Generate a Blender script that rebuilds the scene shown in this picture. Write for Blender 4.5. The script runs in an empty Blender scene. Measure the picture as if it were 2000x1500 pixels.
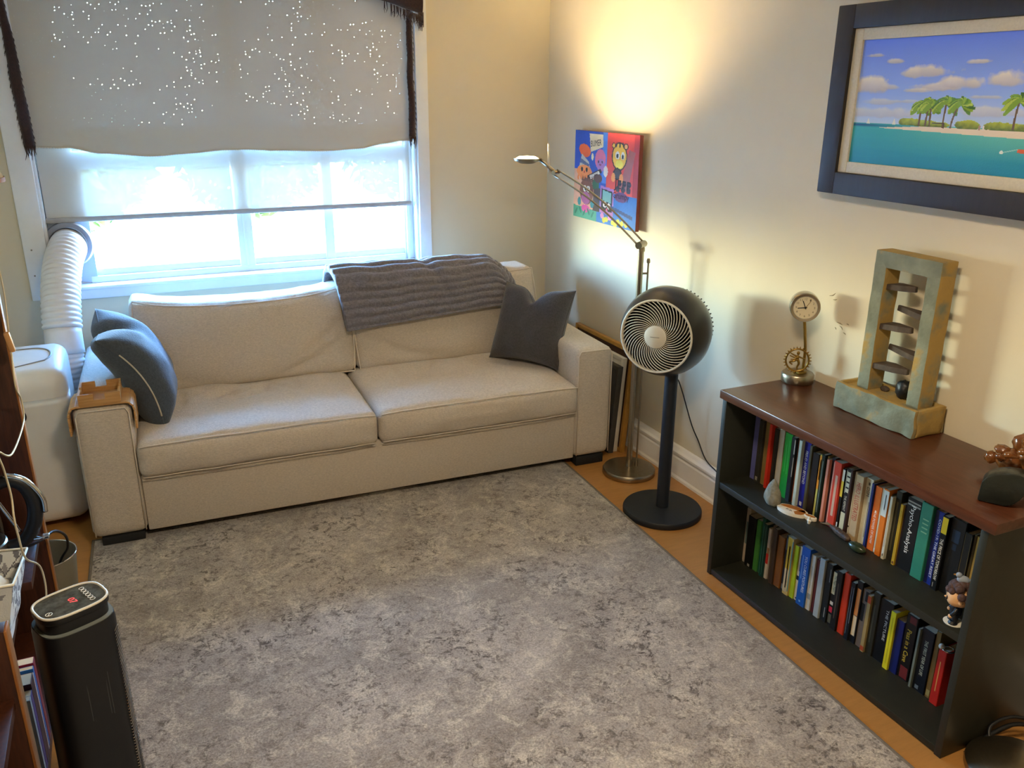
import bpy, bmesh, math, random
import numpy as np
from mathutils import Vector, Matrix, noise
random.seed(7); rng = np.random.default_rng(7)
S = bpy.context.scene
COL = S.collection
PI = math.pi

# ------------------------------------------------------------------ camera
cam_d = bpy.data.cameras.new('camera'); cam = bpy.data.objects.new('camera', cam_d); COL.objects.link(cam)
yaw, pit, rol, fpx = .4319, .336, .0062, 1641.37
fw = Vector((math.sin(yaw)*math.cos(pit), math.cos(yaw)*math.cos(pit), -math.sin(pit)))
rt = Vector((math.cos(yaw), -math.sin(yaw), 0)); up0 = rt.cross(fw)
Rv = rt*math.cos(rol)+up0*math.sin(rol); Uv = -rt*math.sin(rol)+up0*math.cos(rol)
M = Matrix((Rv, Uv, -fw)).transposed().to_4x4(); M.translation = (-2.2538, -4.4558, 1.7583)
cam.matrix_world = M
cam_d.sensor_width = 36; cam_d.lens = 36*fpx/2000; cam_d.clip_start = .02; cam_d.clip_end = 200
S.camera = cam

# ------------------------------------------------------------------ world, exposure
S.view_settings.view_transform = 'Standard'; S.view_settings.look = 'None'
S.view_settings.gamma = 1.0; S.view_settings.exposure = 0.08; S.view_settings.use_curve_mapping = False
W = bpy.data.worlds.new('sky'); S.world = W; W.use_nodes = True
wn = W.node_tree.nodes; wl = W.node_tree.links; wn.clear()
sky = wn.new('ShaderNodeTexSky'); sky.sky_type = 'NISHITA'; sky.sun_disc = False
sky.sun_elevation = math.radians(50); sky.sun_rotation = math.radians(150); sky.air_density = 1.0; sky.dust_density = .4; sky.ozone_density = 2.5
bgn = wn.new('ShaderNodeBackground'); bgn.inputs[1].default_value = 28.0
wo = wn.new('ShaderNodeOutputWorld'); hs = wn.new('ShaderNodeHueSaturation'); hs.inputs['Saturation'].default_value = 1.25; wl.new(sky.outputs[0], hs.inputs['Color']); wl.new(hs.outputs[0], bgn.inputs[0]); wl.new(bgn.outputs[0], wo.inputs[0])
pd = bpy.data.lights.new('window_portal', 'AREA'); pd.shape = 'RECTANGLE'; pd.size = 1.85; pd.size_y = .62
pd.cycles.is_portal = True
po = bpy.data.objects.new('window_portal', pd); COL.objects.link(po)
po.location = (-1.68, .20, 1.17); po.rotation_euler = (math.radians(-90), 0, 0)

# ------------------------------------------------------------------ helpers
def hx(s):
    s = s.lstrip('#'); c = [int(s[i:i+2], 16)/255 for i in (0, 2, 4)]
    return tuple(v/12.92 if v <= .04045 else ((v+.055)/1.055)**2.4 for v in c)
MATS = {}
def mat(name, color, rough=.6, metal=0., var=0., vscale=30., bump=0., bscale=200., spec=.4, color2=None, stretch=None, trans=0., sheen=0., emit=None, es=0., coat=0.):
    if name in MATS: return MATS[name]
    if isinstance(color, str): color = hx(color)
    m = bpy.data.materials.new(name); m.use_nodes = True; MATS[name] = m
    nt = m.node_tree; N = nt.nodes; L = nt.links; b = N['Principled BSDF']
    b.inputs['Roughness'].default_value = rough; b.inputs['Metallic'].default_value = metal
    b.inputs['Specular IOR Level'].default_value = spec
    b.inputs['Coat Weight'].default_value = coat
    if sheen: b.inputs['Sheen Weight'].default_value = sheen
    if emit:
        b.inputs['Emission Color'].default_value = (*emit, 1); b.inputs['Emission Strength'].default_value = es
    tc = N.new('ShaderNodeTexCoord'); mp = N.new('ShaderNodeMapping'); L.new(tc.outputs['Object'], mp.inputs[0])
    if stretch: mp.inputs['Scale'].default_value = stretch
    nz = N.new('ShaderNodeTexNoise'); nz.inputs['Scale'].default_value = vscale; nz.inputs['Detail'].default_value = 5; nz.inputs['Roughness'].default_value = .62
    L.new(mp.outputs[0], nz.inputs['Vector'])
    if color2 is None:
        c2 = tuple(max(0, v*(1-var)) for v in color); c1 = tuple(min(1, v*(1+var)) for v in color)
    else:
        c1 = color; c2 = hx(color2) if isinstance(color2, str) else color2
    cr = N.new('ShaderNodeValToRGB'); cr.color_ramp.elements[0].position = .33; cr.color_ramp.elements[1].position = .67
    cr.color_ramp.elements[0].color = (*c2, 1); cr.color_ramp.elements[1].color = (*c1, 1)
    L.new(nz.outputs['Fac'], cr.inputs[0]); L.new(cr.outputs[0], b.inputs['Base Color'])
    if bump:
        n2 = N.new('ShaderNodeTexNoise'); n2.inputs['Scale'].default_value = bscale; n2.inputs['Detail'].default_value = 3
        L.new(mp.outputs[0], n2.inputs['Vector'])
        bp = N.new('ShaderNodeBump'); bp.inputs['Strength'].default_value = bump; bp.inputs['Distance'].default_value = .004
        L.new(n2.outputs['Fac'], bp.inputs['Height']); L.new(bp.outputs[0], b.inputs['Normal'])
    return m
def attr_mat(name, rough=.6, bump=0., bscale=150):
    m = mat(name, (.5, .5, .5), rough, bump=bump, bscale=bscale)
    nt = m.node_tree; a = nt.nodes.new('ShaderNodeVertexColor'); a.layer_name = 'paint'
    nt.links.new(a.outputs[0], nt.nodes['Principled BSDF'].inputs['Base Color'])
    return m
def mk(name, v, f, m=None, parent=None, smooth=False, loc=None, rot=None):
    me = bpy.data.meshes.new(name); me.from_pydata([tuple(p) for p in v], [], f); me.update()
    if smooth: me.polygons.foreach_set('use_smooth', [True]*len(me.polygons))
    return mo(name, me, m, parent, loc, rot)
ALL = []
def mo(name, me, m=None, parent=None, loc=None, rot=None):
    o = bpy.data.objects.new(name, me); COL.objects.link(o)
    if m and not me.materials: me.materials.append(m)
    if parent: o.parent = parent
    if loc: o.location = loc
    if rot: o.rotation_euler = rot
    ALL.append(o); return o
def bmo(name, bm, m, parent=None, smooth=False, loc=None, rot=None, auto=None):
    bmesh.ops.recalc_face_normals(bm, faces=bm.faces)
    me = bpy.data.meshes.new(name); bm.to_mesh(me); bm.free()
    if smooth: me.polygons.foreach_set('use_smooth', [True]*len(me.polygons))
    if auto: me.set_sharp_from_angle(angle=math.radians(auto))
    return mo(name, me, m, parent, loc, rot)
def bx(bm, x0, x1, y0, y1, z0, z1, bev=0., seg=2):
    vs = [bm.verts.new((x, y, z)) for z in (z0, z1) for y in (y0, y1) for x in (x0, x1)]
    fs = [bm.faces.new([vs[i] for i in q]) for q in ((0, 2, 3, 1), (4, 5, 7, 6), (0, 1, 5, 4), (2, 6, 7, 3), (0, 4, 6, 2), (1, 3, 7, 5))]
    if bev:
        es = list({e for f in fs for e in f.edges})
        bmesh.ops.bevel(bm, geom=es, offset=bev, segments=seg, profile=.5, affect='EDGES')
def box(name, x0, x1, y0, y1, z0, z1, m, parent=None, bev=.002, seg=2, loc=None, rot=None):
    bm = bmesh.new(); bx(bm, min(x0, x1), max(x0, x1), min(y0, y1), max(y0, y1), min(z0, z1), max(z0, z1), bev, seg)
    return bmo(name, bm, m, parent, smooth=bev > 0, loc=loc, rot=rot, auto=35 if bev > 0 else None)
def lathe_vf(prof, seg=32):
    v = []; f = []
    for r, z in prof:
        for k in range(seg):
            a = 2*PI*k/seg; v.append((r*math.cos(a), r*math.sin(a), z))
    for i in range(len(prof)-1):
        for k in range(seg):
            f.append((i*seg+k, i*seg+(k+1) % seg, (i+1)*seg+(k+1) % seg, (i+1)*seg+k))
    return v, f
def lathe(name, prof, m, parent=None, seg=32, loc=None, rot=None, caps=True, auto=40):
    v, f = lathe_vf(prof, seg)
    if caps:
        if prof[0][0] > 1e-5: f.append(tuple(reversed(range(seg))))
        n = (len(prof)-1)*seg
        if prof[-1][0] > 1e-5: f.append(tuple(range(n, n+seg)))
    bm = bmesh.new(); vs = [bm.verts.new(p) for p in v]
    for q in f:
        try: bm.faces.new([vs[i] for i in q])
        except ValueError: pass
    bmesh.ops.remove_doubles(bm, verts=bm.verts, dist=1e-6)
    return bmo(name, bm, m, parent, True, loc, rot, auto)
def smooth_path(pts, n=8):
    pts = [Vector(p) for p in pts]
    if len(pts) < 3: return pts
    out = []
    for i in range(len(pts)-1):
        p0 = pts[max(i-1, 0)]; p1 = pts[i]; p2 = pts[i+1]; p3 = pts[min(i+2, len(pts)-1)]
        for k in range(n):
            t = k/n
            out.append(.5*((2*p1)+(p2-p0)*t+(2*p0-5*p1+4*p2-p3)*t*t+(3*p1-p0-3*p2+p3)*t**3))
    out.append(pts[-1]); return out
def tube_vf(pts, r, seg=8, closed=False):
    pts = [Vector(p) for p in pts]; n = len(pts); v = []; f = []
    rr = r if callable(r) else (lambda t: r)
    T = []
    for i in range(n):
        a = pts[(i+1) % n] if (closed or i < n-1) else pts[i]
        b = pts[i-1] if (closed or i > 0) else pts[i]
        T.append((a-b).normalized())
    nv = T[0].orthogonal().normalized()
    for i in range(n):
        nv = (nv-T[i]*nv.dot(T[i])).normalized(); bv = T[i].cross(nv)
        R = rr(i/max(1, n-1))
        for k in range(seg):
            a = 2*PI*k/seg; v.append(pts[i]+(nv*math.cos(a)+bv*math.sin(a))*R)
    for i in range(n if closed else n-1):
        j = (i+1) % n
        for k in range(seg): f.append((i*seg+k, i*seg+(k+1) % seg, j*seg+(k+1) % seg, j*seg+k))
    if not closed:
        f.append(tuple(reversed(range(seg)))); f.append(tuple(range((n-1)*seg, n*seg)))
    return v, f
def tube(name, pts, r, m, parent=None, seg=8, closed=False, sm=0, loc=None, rot=None):
    if sm: pts = smooth_path(pts, sm)
    v, f = tube_vf(pts, r, seg, closed)
    return mk(name, v, f, m, parent, True, loc, rot)
def cyl(name, p0, p1, r, m, parent=None, seg=20, r1=None):
    return tube(name, [p0, p1], (lambda t: r+((r1 if r1 is not None else r)-r)*t), m, parent, seg) if r1 is not None else _cyl(name, p0, p1, r, m, parent, seg)
def _cyl(name, p0, p1, r, m, parent, seg):
    v, f = tube_vf([p0, p1], r, seg); o = mk(name, v, f, m, parent, True); o.data.set_sharp_from_angle(angle=math.radians(40)); return o
def join_vf(parts):
    V = []; F = []
    for v, f in parts:
        n = len(V); V += list(v); F += [tuple(i+n for i in q) for q in f]
    return V, F
def prism(name, poly, d0, d1, m, parent=None, axis='x', bev=0., loc=None, rot=None):
    """extrude a 2-D polygon (a,b) along an axis"""
    def P(a, b, d): return {'x': (d, a, b), 'y': (a, d, b), 'z': (a, b, d)}[axis]
    bm = bmesh.new(); A = [bm.verts.new(P(a, b, d0)) for a, b in poly]; B = [bm.verts.new(P(a, b, d1)) for a, b in poly]
    n = len(poly); bm.faces.new(A); bm.faces.new(B[::-1])
    for i in range(n): bm.faces.new((A[i], A[(i+1) % n], B[(i+1) % n], B[i]))
    if bev: bmesh.ops.bevel(bm, geom=bm.edges[:], offset=bev, segments=2, profile=.5, affect='EDGES')
    return bmo(name, bm, m, parent, bool(bev), loc, rot, 35 if bev else None)
def empty(name, loc=(0, 0, 0), rz=0., label=None, cat=None, group=None, kind=None):
    o = bpy.data.objects.new(name, None); COL.objects.link(o); o.location = loc; o.rotation_euler = (0, 0, rz); o.empty_display_size = .05
    tag(o, label, cat, group, kind); return o
def tag(o, label=None, cat=None, group=None, kind=None):
    if label: o['label'] = label
    if cat: o['category'] = cat
    if group: o['group'] = group
    if kind: o['kind'] = kind
    return o
def text(name, body, m, parent, origin, xdir, ydir, length, height, off=.0006, maxasp=None):
    """flat lettering fitted in a length x height box centred on origin"""
    cu = bpy.data.curves.new('t', 'FONT'); cu.body = body; cu.resolution_u = 2
    ob = bpy.data.objects.new('t', cu); me = bpy.data.meshes.new_from_object(ob)
    bpy.data.objects.remove(ob); bpy.data.curves.remove(cu)
    n = len(me.vertices); a = np.empty(n*3); me.vertices.foreach_get('co', a); a = a.reshape(-1, 3)
    mn = a.min(0); mx = a.max(0); c = (mn+mx)/2; sz = np.maximum(mx-mn, 1e-6)
    X = Vector(xdir).normalized(); Y = Vector(ydir).normalized(); Nn = X.cross(Y); O = Vector(origin)+Nn*off
    s = np.array([length/sz[0], height/sz[1]])
    P = np.array(O)+np.outer((a[:, 0]-c[0])*s[0], np.array(X))+np.outer((a[:, 1]-c[1])*s[1], np.array(Y))
    me.vertices.foreach_set('co', P.ravel()); me.update(); me.name = name
    return mo(name, me, m, parent)
def vnoise(X, Y, s, seed=0):
    r = np.random.default_rng(seed); g = r.random((64, 64)); x = X*s; y = Y*s
    xi = np.floor(x).astype(int); yi = np.floor(y).astype(int); fx = x-xi; fy = y-yi
    fx = fx*fx*(3-2*fx); fy = fy*fy*(3-2*fy)
    G = lambda i, j: g[i % 64, j % 64]
    return (G(xi, yi)*(1-fx)+G(xi+1, yi)*fx)*(1-fy)+(G(xi, yi+1)*(1-fx)+G(xi+1, yi+1)*fx)*fy
def fbm(X, Y, s, seed=0, o=4):
    t = 0; a = .5
    for i in range(o): t = t+a*vnoise(X, Y, s*2**i, seed+i); a *= .5
    return t/(1-.5**o)
def painted_grid(name, P00, PX, PY, nx, ny, img, m, parent):
    """flat sheet from P00 along PX, PY; img (ny,nx,3) linear colours per face, row 0 at bottom"""
    P00 = Vector(P00); PX = Vector(PX); PY = Vector(PY)
    v = [P00+PX*(i/nx)+PY*(j/ny) for j in range(ny+1) for i in range(nx+1)]
    f = [(j*(nx+1)+i, j*(nx+1)+i+1, (j+1)*(nx+1)+i+1, (j+1)*(nx+1)+i) for j in range(ny) for i in range(nx)]
    o = mk(name, v, f, m, parent); me = o.data
    at = me.color_attributes.new('paint', 'FLOAT_COLOR', 'CORNER')
    c = np.ones((nx*ny, 4, 4), np.float32); c[:, :, :3] = img.reshape(-1, 1, 3)
    at.data.foreach_set('color', c.ravel()); return o
def rounded(w, d, h, r, n=(16, 12, 8), fn=None):
    """rounded box (centre origin) on a fine grid; fn(p,unit)->p sculpts it"""
    bm = bmesh.new(); seen = {}
    nx, ny, nz = n
    def V(i, j, k):
        key = (i, j, k)
        if key not in seen:
            u = Vector((2*i/nx-1, 2*j/ny-1, 2*k/nz-1))
            p = Vector((u.x*w/2, u.y*d/2, u.z*h/2)); q = Vector((max(-w/2+r, min(w/2-r, p.x)), max(-d/2+r, min(d/2-r, p.y)), max(-h/2+r, min(h/2-r, p.z))))
            e = p-q
            if e.length > 1e-9: p = q+e.normalized()*min(r, max(abs(e.x), abs(e.y), abs(e.z)))
            if fn: p = fn(p, u)
            seen[key] = bm.verts.new(p)
        return seen[key]
    for i in range(nx):
        for j in range(ny):
            for k in (0, nz): bm.faces.new((V(i, j, k), V(i+1, j, k), V(i+1, j+1, k), V(i, j+1, k)))
    for i in range(nx):
        for k in range(nz):
            for j in (0, ny): bm.faces.new((V(i, j, k), V(i+1, j, k), V(i+1, j, k+1), V(i, j, k+1)))
    for j in range(ny):
        for k in range(nz):
            for i in (0, nx): bm.faces.new((V(i, j, k), V(i, j+1, k), V(i, j+1, k+1), V(i, j, k+1)))
    return bm
def nz3(p, s, seed=0): return noise.noise(Vector((p[0]*s+seed*7.3, p[1]*s+seed*3.1, p[2]*s)))
def blob(name, rad, m, parent=None, amp=.15, freq=3., seed=0, sub=3, loc=None, rot=None, flat=None):
    bm = bmesh.new(); bmesh.ops.create_icosphere(bm, subdivisions=sub, radius=1)
    for v in bm.verts:
        k = 1+amp*nz3(v.co, freq, seed)+amp*.5*nz3(v.co, freq*2.3, seed+5)
        v.co = Vector((v.co.x*rad[0]*k, v.co.y*rad[1]*k, v.co.z*rad[2]*k))
        if flat is not None: v.co.z = max(v.co.z, flat)
    return bmo(name, bm, m, parent, True, loc, rot)
def ordinal(n):
    a = ['', 'first', 'second', 'third', 'fourth', 'fifth', 'sixth', 'seventh', 'eighth', 'ninth', 'tenth', 'eleventh', 'twelfth', 'thirteenth', 'fourteenth', 'fifteenth', 'sixteenth', 'seventeenth', 'eighteenth', 'nineteenth']
    if n < 20: return a[n]
    t = {2: 'twent', 3: 'thirt', 4: 'fort'}[n//10]
    return t+'ieth' if n % 10 == 0 else t+'y-'+a[n % 10]

# ------------------------------------------------------------------ materials
m_wall = mat('wall_paint', '#d9cfb6', .75, var=.02, vscale=3, bump=.08, bscale=260)
m_ceil = mat('ceiling_paint', '#e6e0d2', .8, var=.01)
m_trim = mat('white_trim', '#eceae4', .35, var=.02, vscale=6)
m_trimw = mat('window_white', '#e9edf0', .4, var=.03, vscale=9)
m_floor = mat('cork_floor', '#a9783f', .32, var=.08, vscale=10, stretch=(1, 6, 1), bump=.05)
m_linen = mat('linen_fabric', '#cbbfae', .9, var=.13, vscale=95, bump=.8, bscale=170, sheen=.2, stretch=(1, 1, 3.))
m_pipe = mat('linen_piping', '#d8cdbd', .9, var=.04, vscale=120)
m_pill = mat('charcoal_fabric', '#454345', .95, var=.18, vscale=110, bump=.6, bscale=190, sheen=.25)
m_pill2 = mat('slate_fabric', '#434d58', .95, var=.18, vscale=110, bump=.6, bscale=190, sheen=.25)
m_zip = mat('zip_tape', '#b9b3a4', .7, var=.05)
m_knit = mat('grey_knit', '#74727a', .97, var=.24, vscale=90, bump=.9, bscale=140, sheen=.35)
m_black = mat('black_plastic', '#15171b', .42, var=.08, vscale=40)
m_blackm = mat('black_matt', '#1a1b1d', .7, var=.1)
m_globe = mat('fan_shell', '#222325', .28, var=.05)
m_offw = mat('offwhite_plastic', '#cfcabb', .45, var=.02)
m_steel = mat('brushed_steel', '#a39a88', .32, metal=1., var=.06, vscale=50, stretch=(1, 1, 14))
m_chrome = mat('chrome', '#c9c6c0', .14, metal=1.)
m_brass = mat('brass', '#97793d', .32, metal=1., var=.12, vscale=60)
m_walnut = mat('dark_wood', '#4a2615', .4, color2='#2e150b', vscale=7, stretch=(14, 14, 1.2))
m_walnute = mat('wood_edge', '#a9703c', .4, color2='#7e4c25', vscale=9, stretch=(14, 14, 1.2))
m_mahog = mat('mahogany_laminate', '#563020', .3, color2='#432313', vscale=6, stretch=(12, 1.4, 12), coat=.1)
m_char = mat('charcoal_laminate', '#25261f', .45, var=.08, vscale=60)
m_bamboo = mat('bamboo', '#c79a62', .45, color2='#ab7c45', vscale=8, stretch=(1, 14, 14))
m_acw = mat('ac_white', '#dedbd6', .42, var=.015)
m_acg = mat('ac_grey', '#8f8d88', .5)
m_hose = mat('hose_white', '#e6e9ee', .42, var=.02)
m_gold = mat('gilt_wood', '#a97b33', .35, var=.15, vscale=20)
m_frame = mat('frame_black', '#2e2a26', .6, var=.1, vscale=8, stretch=(1, 10, 1))
m_liner = mat('frame_liner', '#cfc6ae', .6, var=.06, vscale=12, stretch=(1, 14, 14))
m_paper = mat('page_paper', '#d3c8ae', .85, var=.06, vscale=40, stretch=(40, 40, 1))

# glass
def glass_mat(name, tint=(1, 1, 1), gl=.06, rough=.02):
    m = bpy.data.materials.new(name); m.use_nodes = True; nt = m.node_tree; N = nt.nodes; N.clear()
    t = N.new('ShaderNodeBsdfTransparent'); t.inputs[0].default_value = (*tint, 1)
    g = N.new('ShaderNodeBsdfGlossy'); g.inputs['Roughness'].default_value = rough
    mx = N.new('ShaderNodeMixShader'); mx.inputs[0].default_value = gl
    o = N.new('ShaderNodeOutputMaterial'); nt.links.new(t.outputs[0], mx.inputs[1]); nt.links.new(g.outputs[0], mx.inputs[2]); nt.links.new(mx.outputs[0], o.inputs[0])
    return m
m_glass = glass_mat('pane_glass', (.97, .98, .98))
m_kglass = glass_mat('kettle_glass', (.75, .76, .75), .16, .05)

# rug
def rug_mat():
    m = bpy.data.materials.new('rug_pile'); m.use_nodes = True; nt = m.node_tree; N = nt.nodes; L = nt.links; b = N['Principled BSDF']
    b.inputs['Roughness'].default_value = .97; b.inputs['Specular IOR Level'].default_value = .1; b.inputs['Sheen Weight'].default_value = .2
    tc = N.new('ShaderNodeTexCoord')
    def nz(s, d, r=.6, dist=0.):
        n = N.new('ShaderNodeTexNoise'); n.inputs['Scale'].default_value = s; n.inputs['Detail'].default_value = d; n.inputs['Roughness'].default_value = r; n.inputs['Distortion'].default_value = dist
        L.new(tc.outputs['Object'], n.inputs['Vector']); return n
    def ramp(src, p0, p1, c0, c1):
        r = N.new('ShaderNodeValToRGB'); r.color_ramp.elements[0].position = p0; r.color_ramp.elements[1].position = p1
        r.color_ramp.elements[0].color = (*c0, 1); r.color_ramp.elements[1].color = (*c1, 1); L.new(src, r.inputs[0]); return r
    def mix(f, a, bb, mode='MIX'):
        x = N.new('ShaderNodeMix'); x.data_type = 'RGBA'; x.blend_type = mode
        if isinstance(f, float): x.inputs[0].default_value = f
        else: L.new(f, x.inputs[0])
        for s, i in ((a, 6), (bb, 7)):
            if isinstance(s, tuple): x.inputs[i].default_value = (*s, 1)
            else: L.new(s, x.inputs[i])
        return x.outputs[2]
    base = ramp(nz(3.0, 9, .72, .6).outputs['Fac'], .36, .64, hx('#938a80'), hx('#b9b0a5')).outputs[0]
    cream = ramp(nz(9, 12, .84, .6).outputs['Fac'], .50, .60, (0, 0, 0), (.9, .9, .9)).outputs[0]
    c = mix(cream, base, hx('#d3cab8'))
    dk = ramp(nz(34, 9, .82, .5).outputs['Fac'], .51, .575, (0, 0, 0), (1, 1, 1)).outputs[0]
    patch = ramp(nz(3.2, 5, .65).outputs['Fac'], .38, .62, (.15, .15, .15), (1, 1, 1)).outputs[0]
    mk_ = mix(1.0, dk, patch, 'MULTIPLY')
    c = mix(mk_, c, hx('#544b44'))
    sp = ramp(nz(150, 4, .75).outputs['Fac'], .34, .64, (.58, .58, .58), (1.16, 1.16, 1.16)).outputs[0]
    c = mix(1.0, c, sp, 'MULTIPLY')
    L.new(c, b.inputs['Base Color'])
    bp = N.new('ShaderNodeBump'); bp.inputs['Strength'].default_value = .7; bp.inputs['Distance'].default_value = .006
    L.new(nz(110, 4, .7).outputs['Fac'], bp.inputs['Height'])
    bp2 = N.new('ShaderNodeBump'); bp2.inputs['Strength'].default_value = .6; bp2.inputs['Distance'].default_value = .01
    L.new(nz(14, 6, .7, 1.2).outputs['Fac'], bp2.inputs['Height']); L.new(bp.outputs[0], bp2.inputs['Normal'])
    L.new(bp2.outputs[0], b.inputs['Normal']); return m
m_rug = rug_mat()

# shade fabrics
def blackout_mat():
    m = bpy.data.materials.new('blackout_fabric'); m.use_nodes = True; nt = m.node_tree; N = nt.nodes; L = nt.links; b = N['Principled BSDF']
    b.inputs['Base Color'].default_value = (*hx('#c8c2b3'), 1); b.inputs['Roughness'].default_value = .9
    tc = N.new('ShaderNodeTexCoord')
    sx_ = N.new('ShaderNodeSeparateXYZ'); L.new(tc.outputs['Object'], sx_.inputs[0]); cx_ = N.new('ShaderNodeCombineXYZ'); L.new(sx_.outputs[0], cx_.inputs[0]); L.new(sx_.outputs[2], cx_.inputs[1])
    vo = N.new('ShaderNodeTexVoronoi'); vo.voronoi_dimensions = '2D'; vo.inputs['Scale'].default_value = 62; L.new(cx_.outputs[0], vo.inputs['Vector'])
    # each cell: hole radius depends on its random colour
    sep = N.new('ShaderNodeSeparateColor'); L.new(vo.outputs['Color'], sep.inputs[0])
    nz = N.new('ShaderNodeTexNoise'); nz.inputs['Scale'].default_value = 4.6; nz.inputs['Detail'].default_value = 2; L.new(tc.outputs['Object'], nz.inputs['Vector'])
    mr = N.new('ShaderNodeMapRange'); mr.inputs[1].default_value = .36; mr.inputs[2].default_value = .60; mr.inputs[3].default_value = 0.; mr.inputs[4].default_value = .30
    L.new(nz.outputs['Fac'], mr.inputs[0])
    lt = N.new('ShaderNodeMath'); lt.operation = 'LESS_THAN'; L.new(sep.outputs[0], lt.inputs[0]); L.new(mr.outputs[0], lt.inputs[1])
    rad = N.new('ShaderNodeMath'); rad.operation = 'MULTIPLY'; rad.inputs[1].default_value = .068; L.new(sep.outputs[1], rad.inputs[0])
    ls = N.new('ShaderNodeMath'); ls.operation = 'LESS_THAN'; L.new(vo.outputs['Distance'], ls.inputs[0]); L.new(rad.outputs[0], ls.inputs[1])
    mu = N.new('ShaderNodeMath'); mu.operation = 'MULTIPLY'; L.new(lt.outputs[0], mu.inputs[0]); L.new(ls.outputs[0], mu.inputs[1])
    t = N.new('ShaderNodeBsdfTransparent'); mx = N.new('ShaderNodeMixShader'); tl = N.new('ShaderNodeBsdfTranslucent'); tl.inputs[0].default_value = (.8, .85, .9, 1); mb = N.new('ShaderNodeMixShader'); mb.inputs[0].default_value = .0015; L.new(b.outputs[0], mb.inputs[1]); L.new(tl.outputs[0], mb.inputs[2])
    L.new(mu.outputs[0], mx.inputs[0]); L.new(mb.outputs[0], mx.inputs[1]); L.new(t.outputs[0], mx.inputs[2])
    L.new(mx.outputs[0], N['Material Output'].inputs[0]); return m
def sheer_mat():
    m = bpy.data.materials.new('sheer_screen'); m.use_nodes = True; nt = m.node_tree; N = nt.nodes; L = nt.links; N.clear()
    t = N.new('ShaderNodeBsdfTransparent'); t.inputs[0].default_value = (.95, .96, .88, 1)
    d = N.new('ShaderNodeBsdfDiffuse'); d.inputs[0].default_value = (*hx('#d2cec2'), 1)
    tl = N.new('ShaderNodeBsdfTranslucent'); tl.inputs[0].default_value = (.55, .58, .56, 1)
    m1 = N.new('ShaderNodeMixShader'); m1.inputs[0].default_value = .05; L.new(d.outputs[0], m1.inputs[1]); L.new(tl.outputs[0], m1.inputs[2])
    m2 = N.new('ShaderNodeMixShader'); m2.inputs[0].default_value = .075; L.new(m1.outputs[0], m2.inputs[1]); L.new(t.outputs[0], m2.inputs[2])
    o = N.new('ShaderNodeOutputMaterial'); L.new(m2.outputs[0], o.inputs[0]); return m
m_blackout = blackout_mat(); m_sheer = sheer_mat()

# ------------------------------------------------------------------ room shell
XR, XL, YF, ZC = .015, -3.06, -5.3, 2.46
def structure(o, label, cat): return tag(o, label, cat, kind='structure')
structure(box('floor', XL-.1, XR+.1, YF-.1, .3, -.1, 0, m_floor, bev=0), 'orange-brown cork floor around the rug', 'floor')
structure(box('ceiling', XL-.1, XR+.1, YF-.1, .3, ZC, ZC+.1, m_ceil, bev=0), 'plain pale ceiling above the room', 'ceiling')
WX0, WX1, WZ0, WZ1 = -2.592, -.772, .858, 2.33      # window opening
bm = bmesh.new()
bx(bm, XL-.1, WX0, 0, .2, 0, ZC); bx(bm, WX1, XR+.1, 0, .2, 0, ZC); bx(bm, WX0, WX1, 0, .2, 0, WZ0); bx(bm, WX0, WX1, 0, .2, WZ1, ZC)
structure(bmo('wall_back', bm, m_wall), 'beige painted wall with the window in it', 'wall')
structure(box('wall_right', XR, XR+.1, YF, 0, 0, ZC, m_wall, bev=0), 'beige painted wall behind the bookcase and lamp', 'wall')
structure(box('wall_left', XL-.1, XL, YF, 0, 0, ZC, m_wall, bev=0), 'beige painted wall on the left of the room', 'wall')
structure(box('wall_front', XL, XR, YF-.1, YF, 0, ZC, m_wall, bev=0), 'beige painted wall behind the viewer', 'wall')
bp_prof = [(0, 0), (-.022, 0), (-.022, .012), (-.017, .022), (-.017, .105), (-.013, .112), (-.013, .122), (-.024, .130), (-.024, .140), (-.016, .150), (-.010, .162), (-.003, .168), (0, .168)]
def baseb(name, axis, d0, d1, off, flip, label):
    poly = [((a if not flip else -a)+off, b) for a, b in bp_prof]
    o = prism(name, poly, d0, d1, m_trim, axis=axis)
    return structure(o, label, 'baseboard')
baseb('baseboard_right', 'y', YF, 0, XR, False, 'white moulded baseboard along the right wall')
baseb('baseboard_back', 'x', XL, XR, 0, False, 'white moulded baseboard behind the sofa')
baseb('baseboard_left', 'y', YF, 0, XL, True, 'white moulded baseboard along the left wall')
# scuffs on the right wall
m_scuff = mat('scuff', '#9a9078', .8, var=.1)
m_fill = mat('filler_patch', '#d9d2c3', .8, var=.03)
sc = empty('wall_scuffs', (0, 0, 0), label='grey scuff marks and pale filler patch on wall beside clock', cat='scuff', kind='structure')
for i, (y, z, l, a) in enumerate([(-2.30, .985, .028, .15), (-2.315, .975, .02, .6), (-2.335, .955, .014, .3), (-2.25, 1.07, .03, -.5), (-2.27, 1.06, .018, -.3), (-2.345, .99, .012, .2), (-2.295, .965, .010, .9)]):
    tube('mark', [(XR-.0003, y, z), (XR-.0003, y-l*math.cos(a)*.6, z-l*.3*math.sin(a)), (XR-.0003, y-l*math.cos(a), z-l*math.sin(a))], lambda t: .0016*math.sin(PI*min(.95, max(.08, t)))+.0004, m_scuff, sc, 5)
0 and blob('patch', (.0008, .042, .040), m_fill, sc, .25, 2.2, 3, loc=(XR-.0004, -2.33, 1.03))

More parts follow.
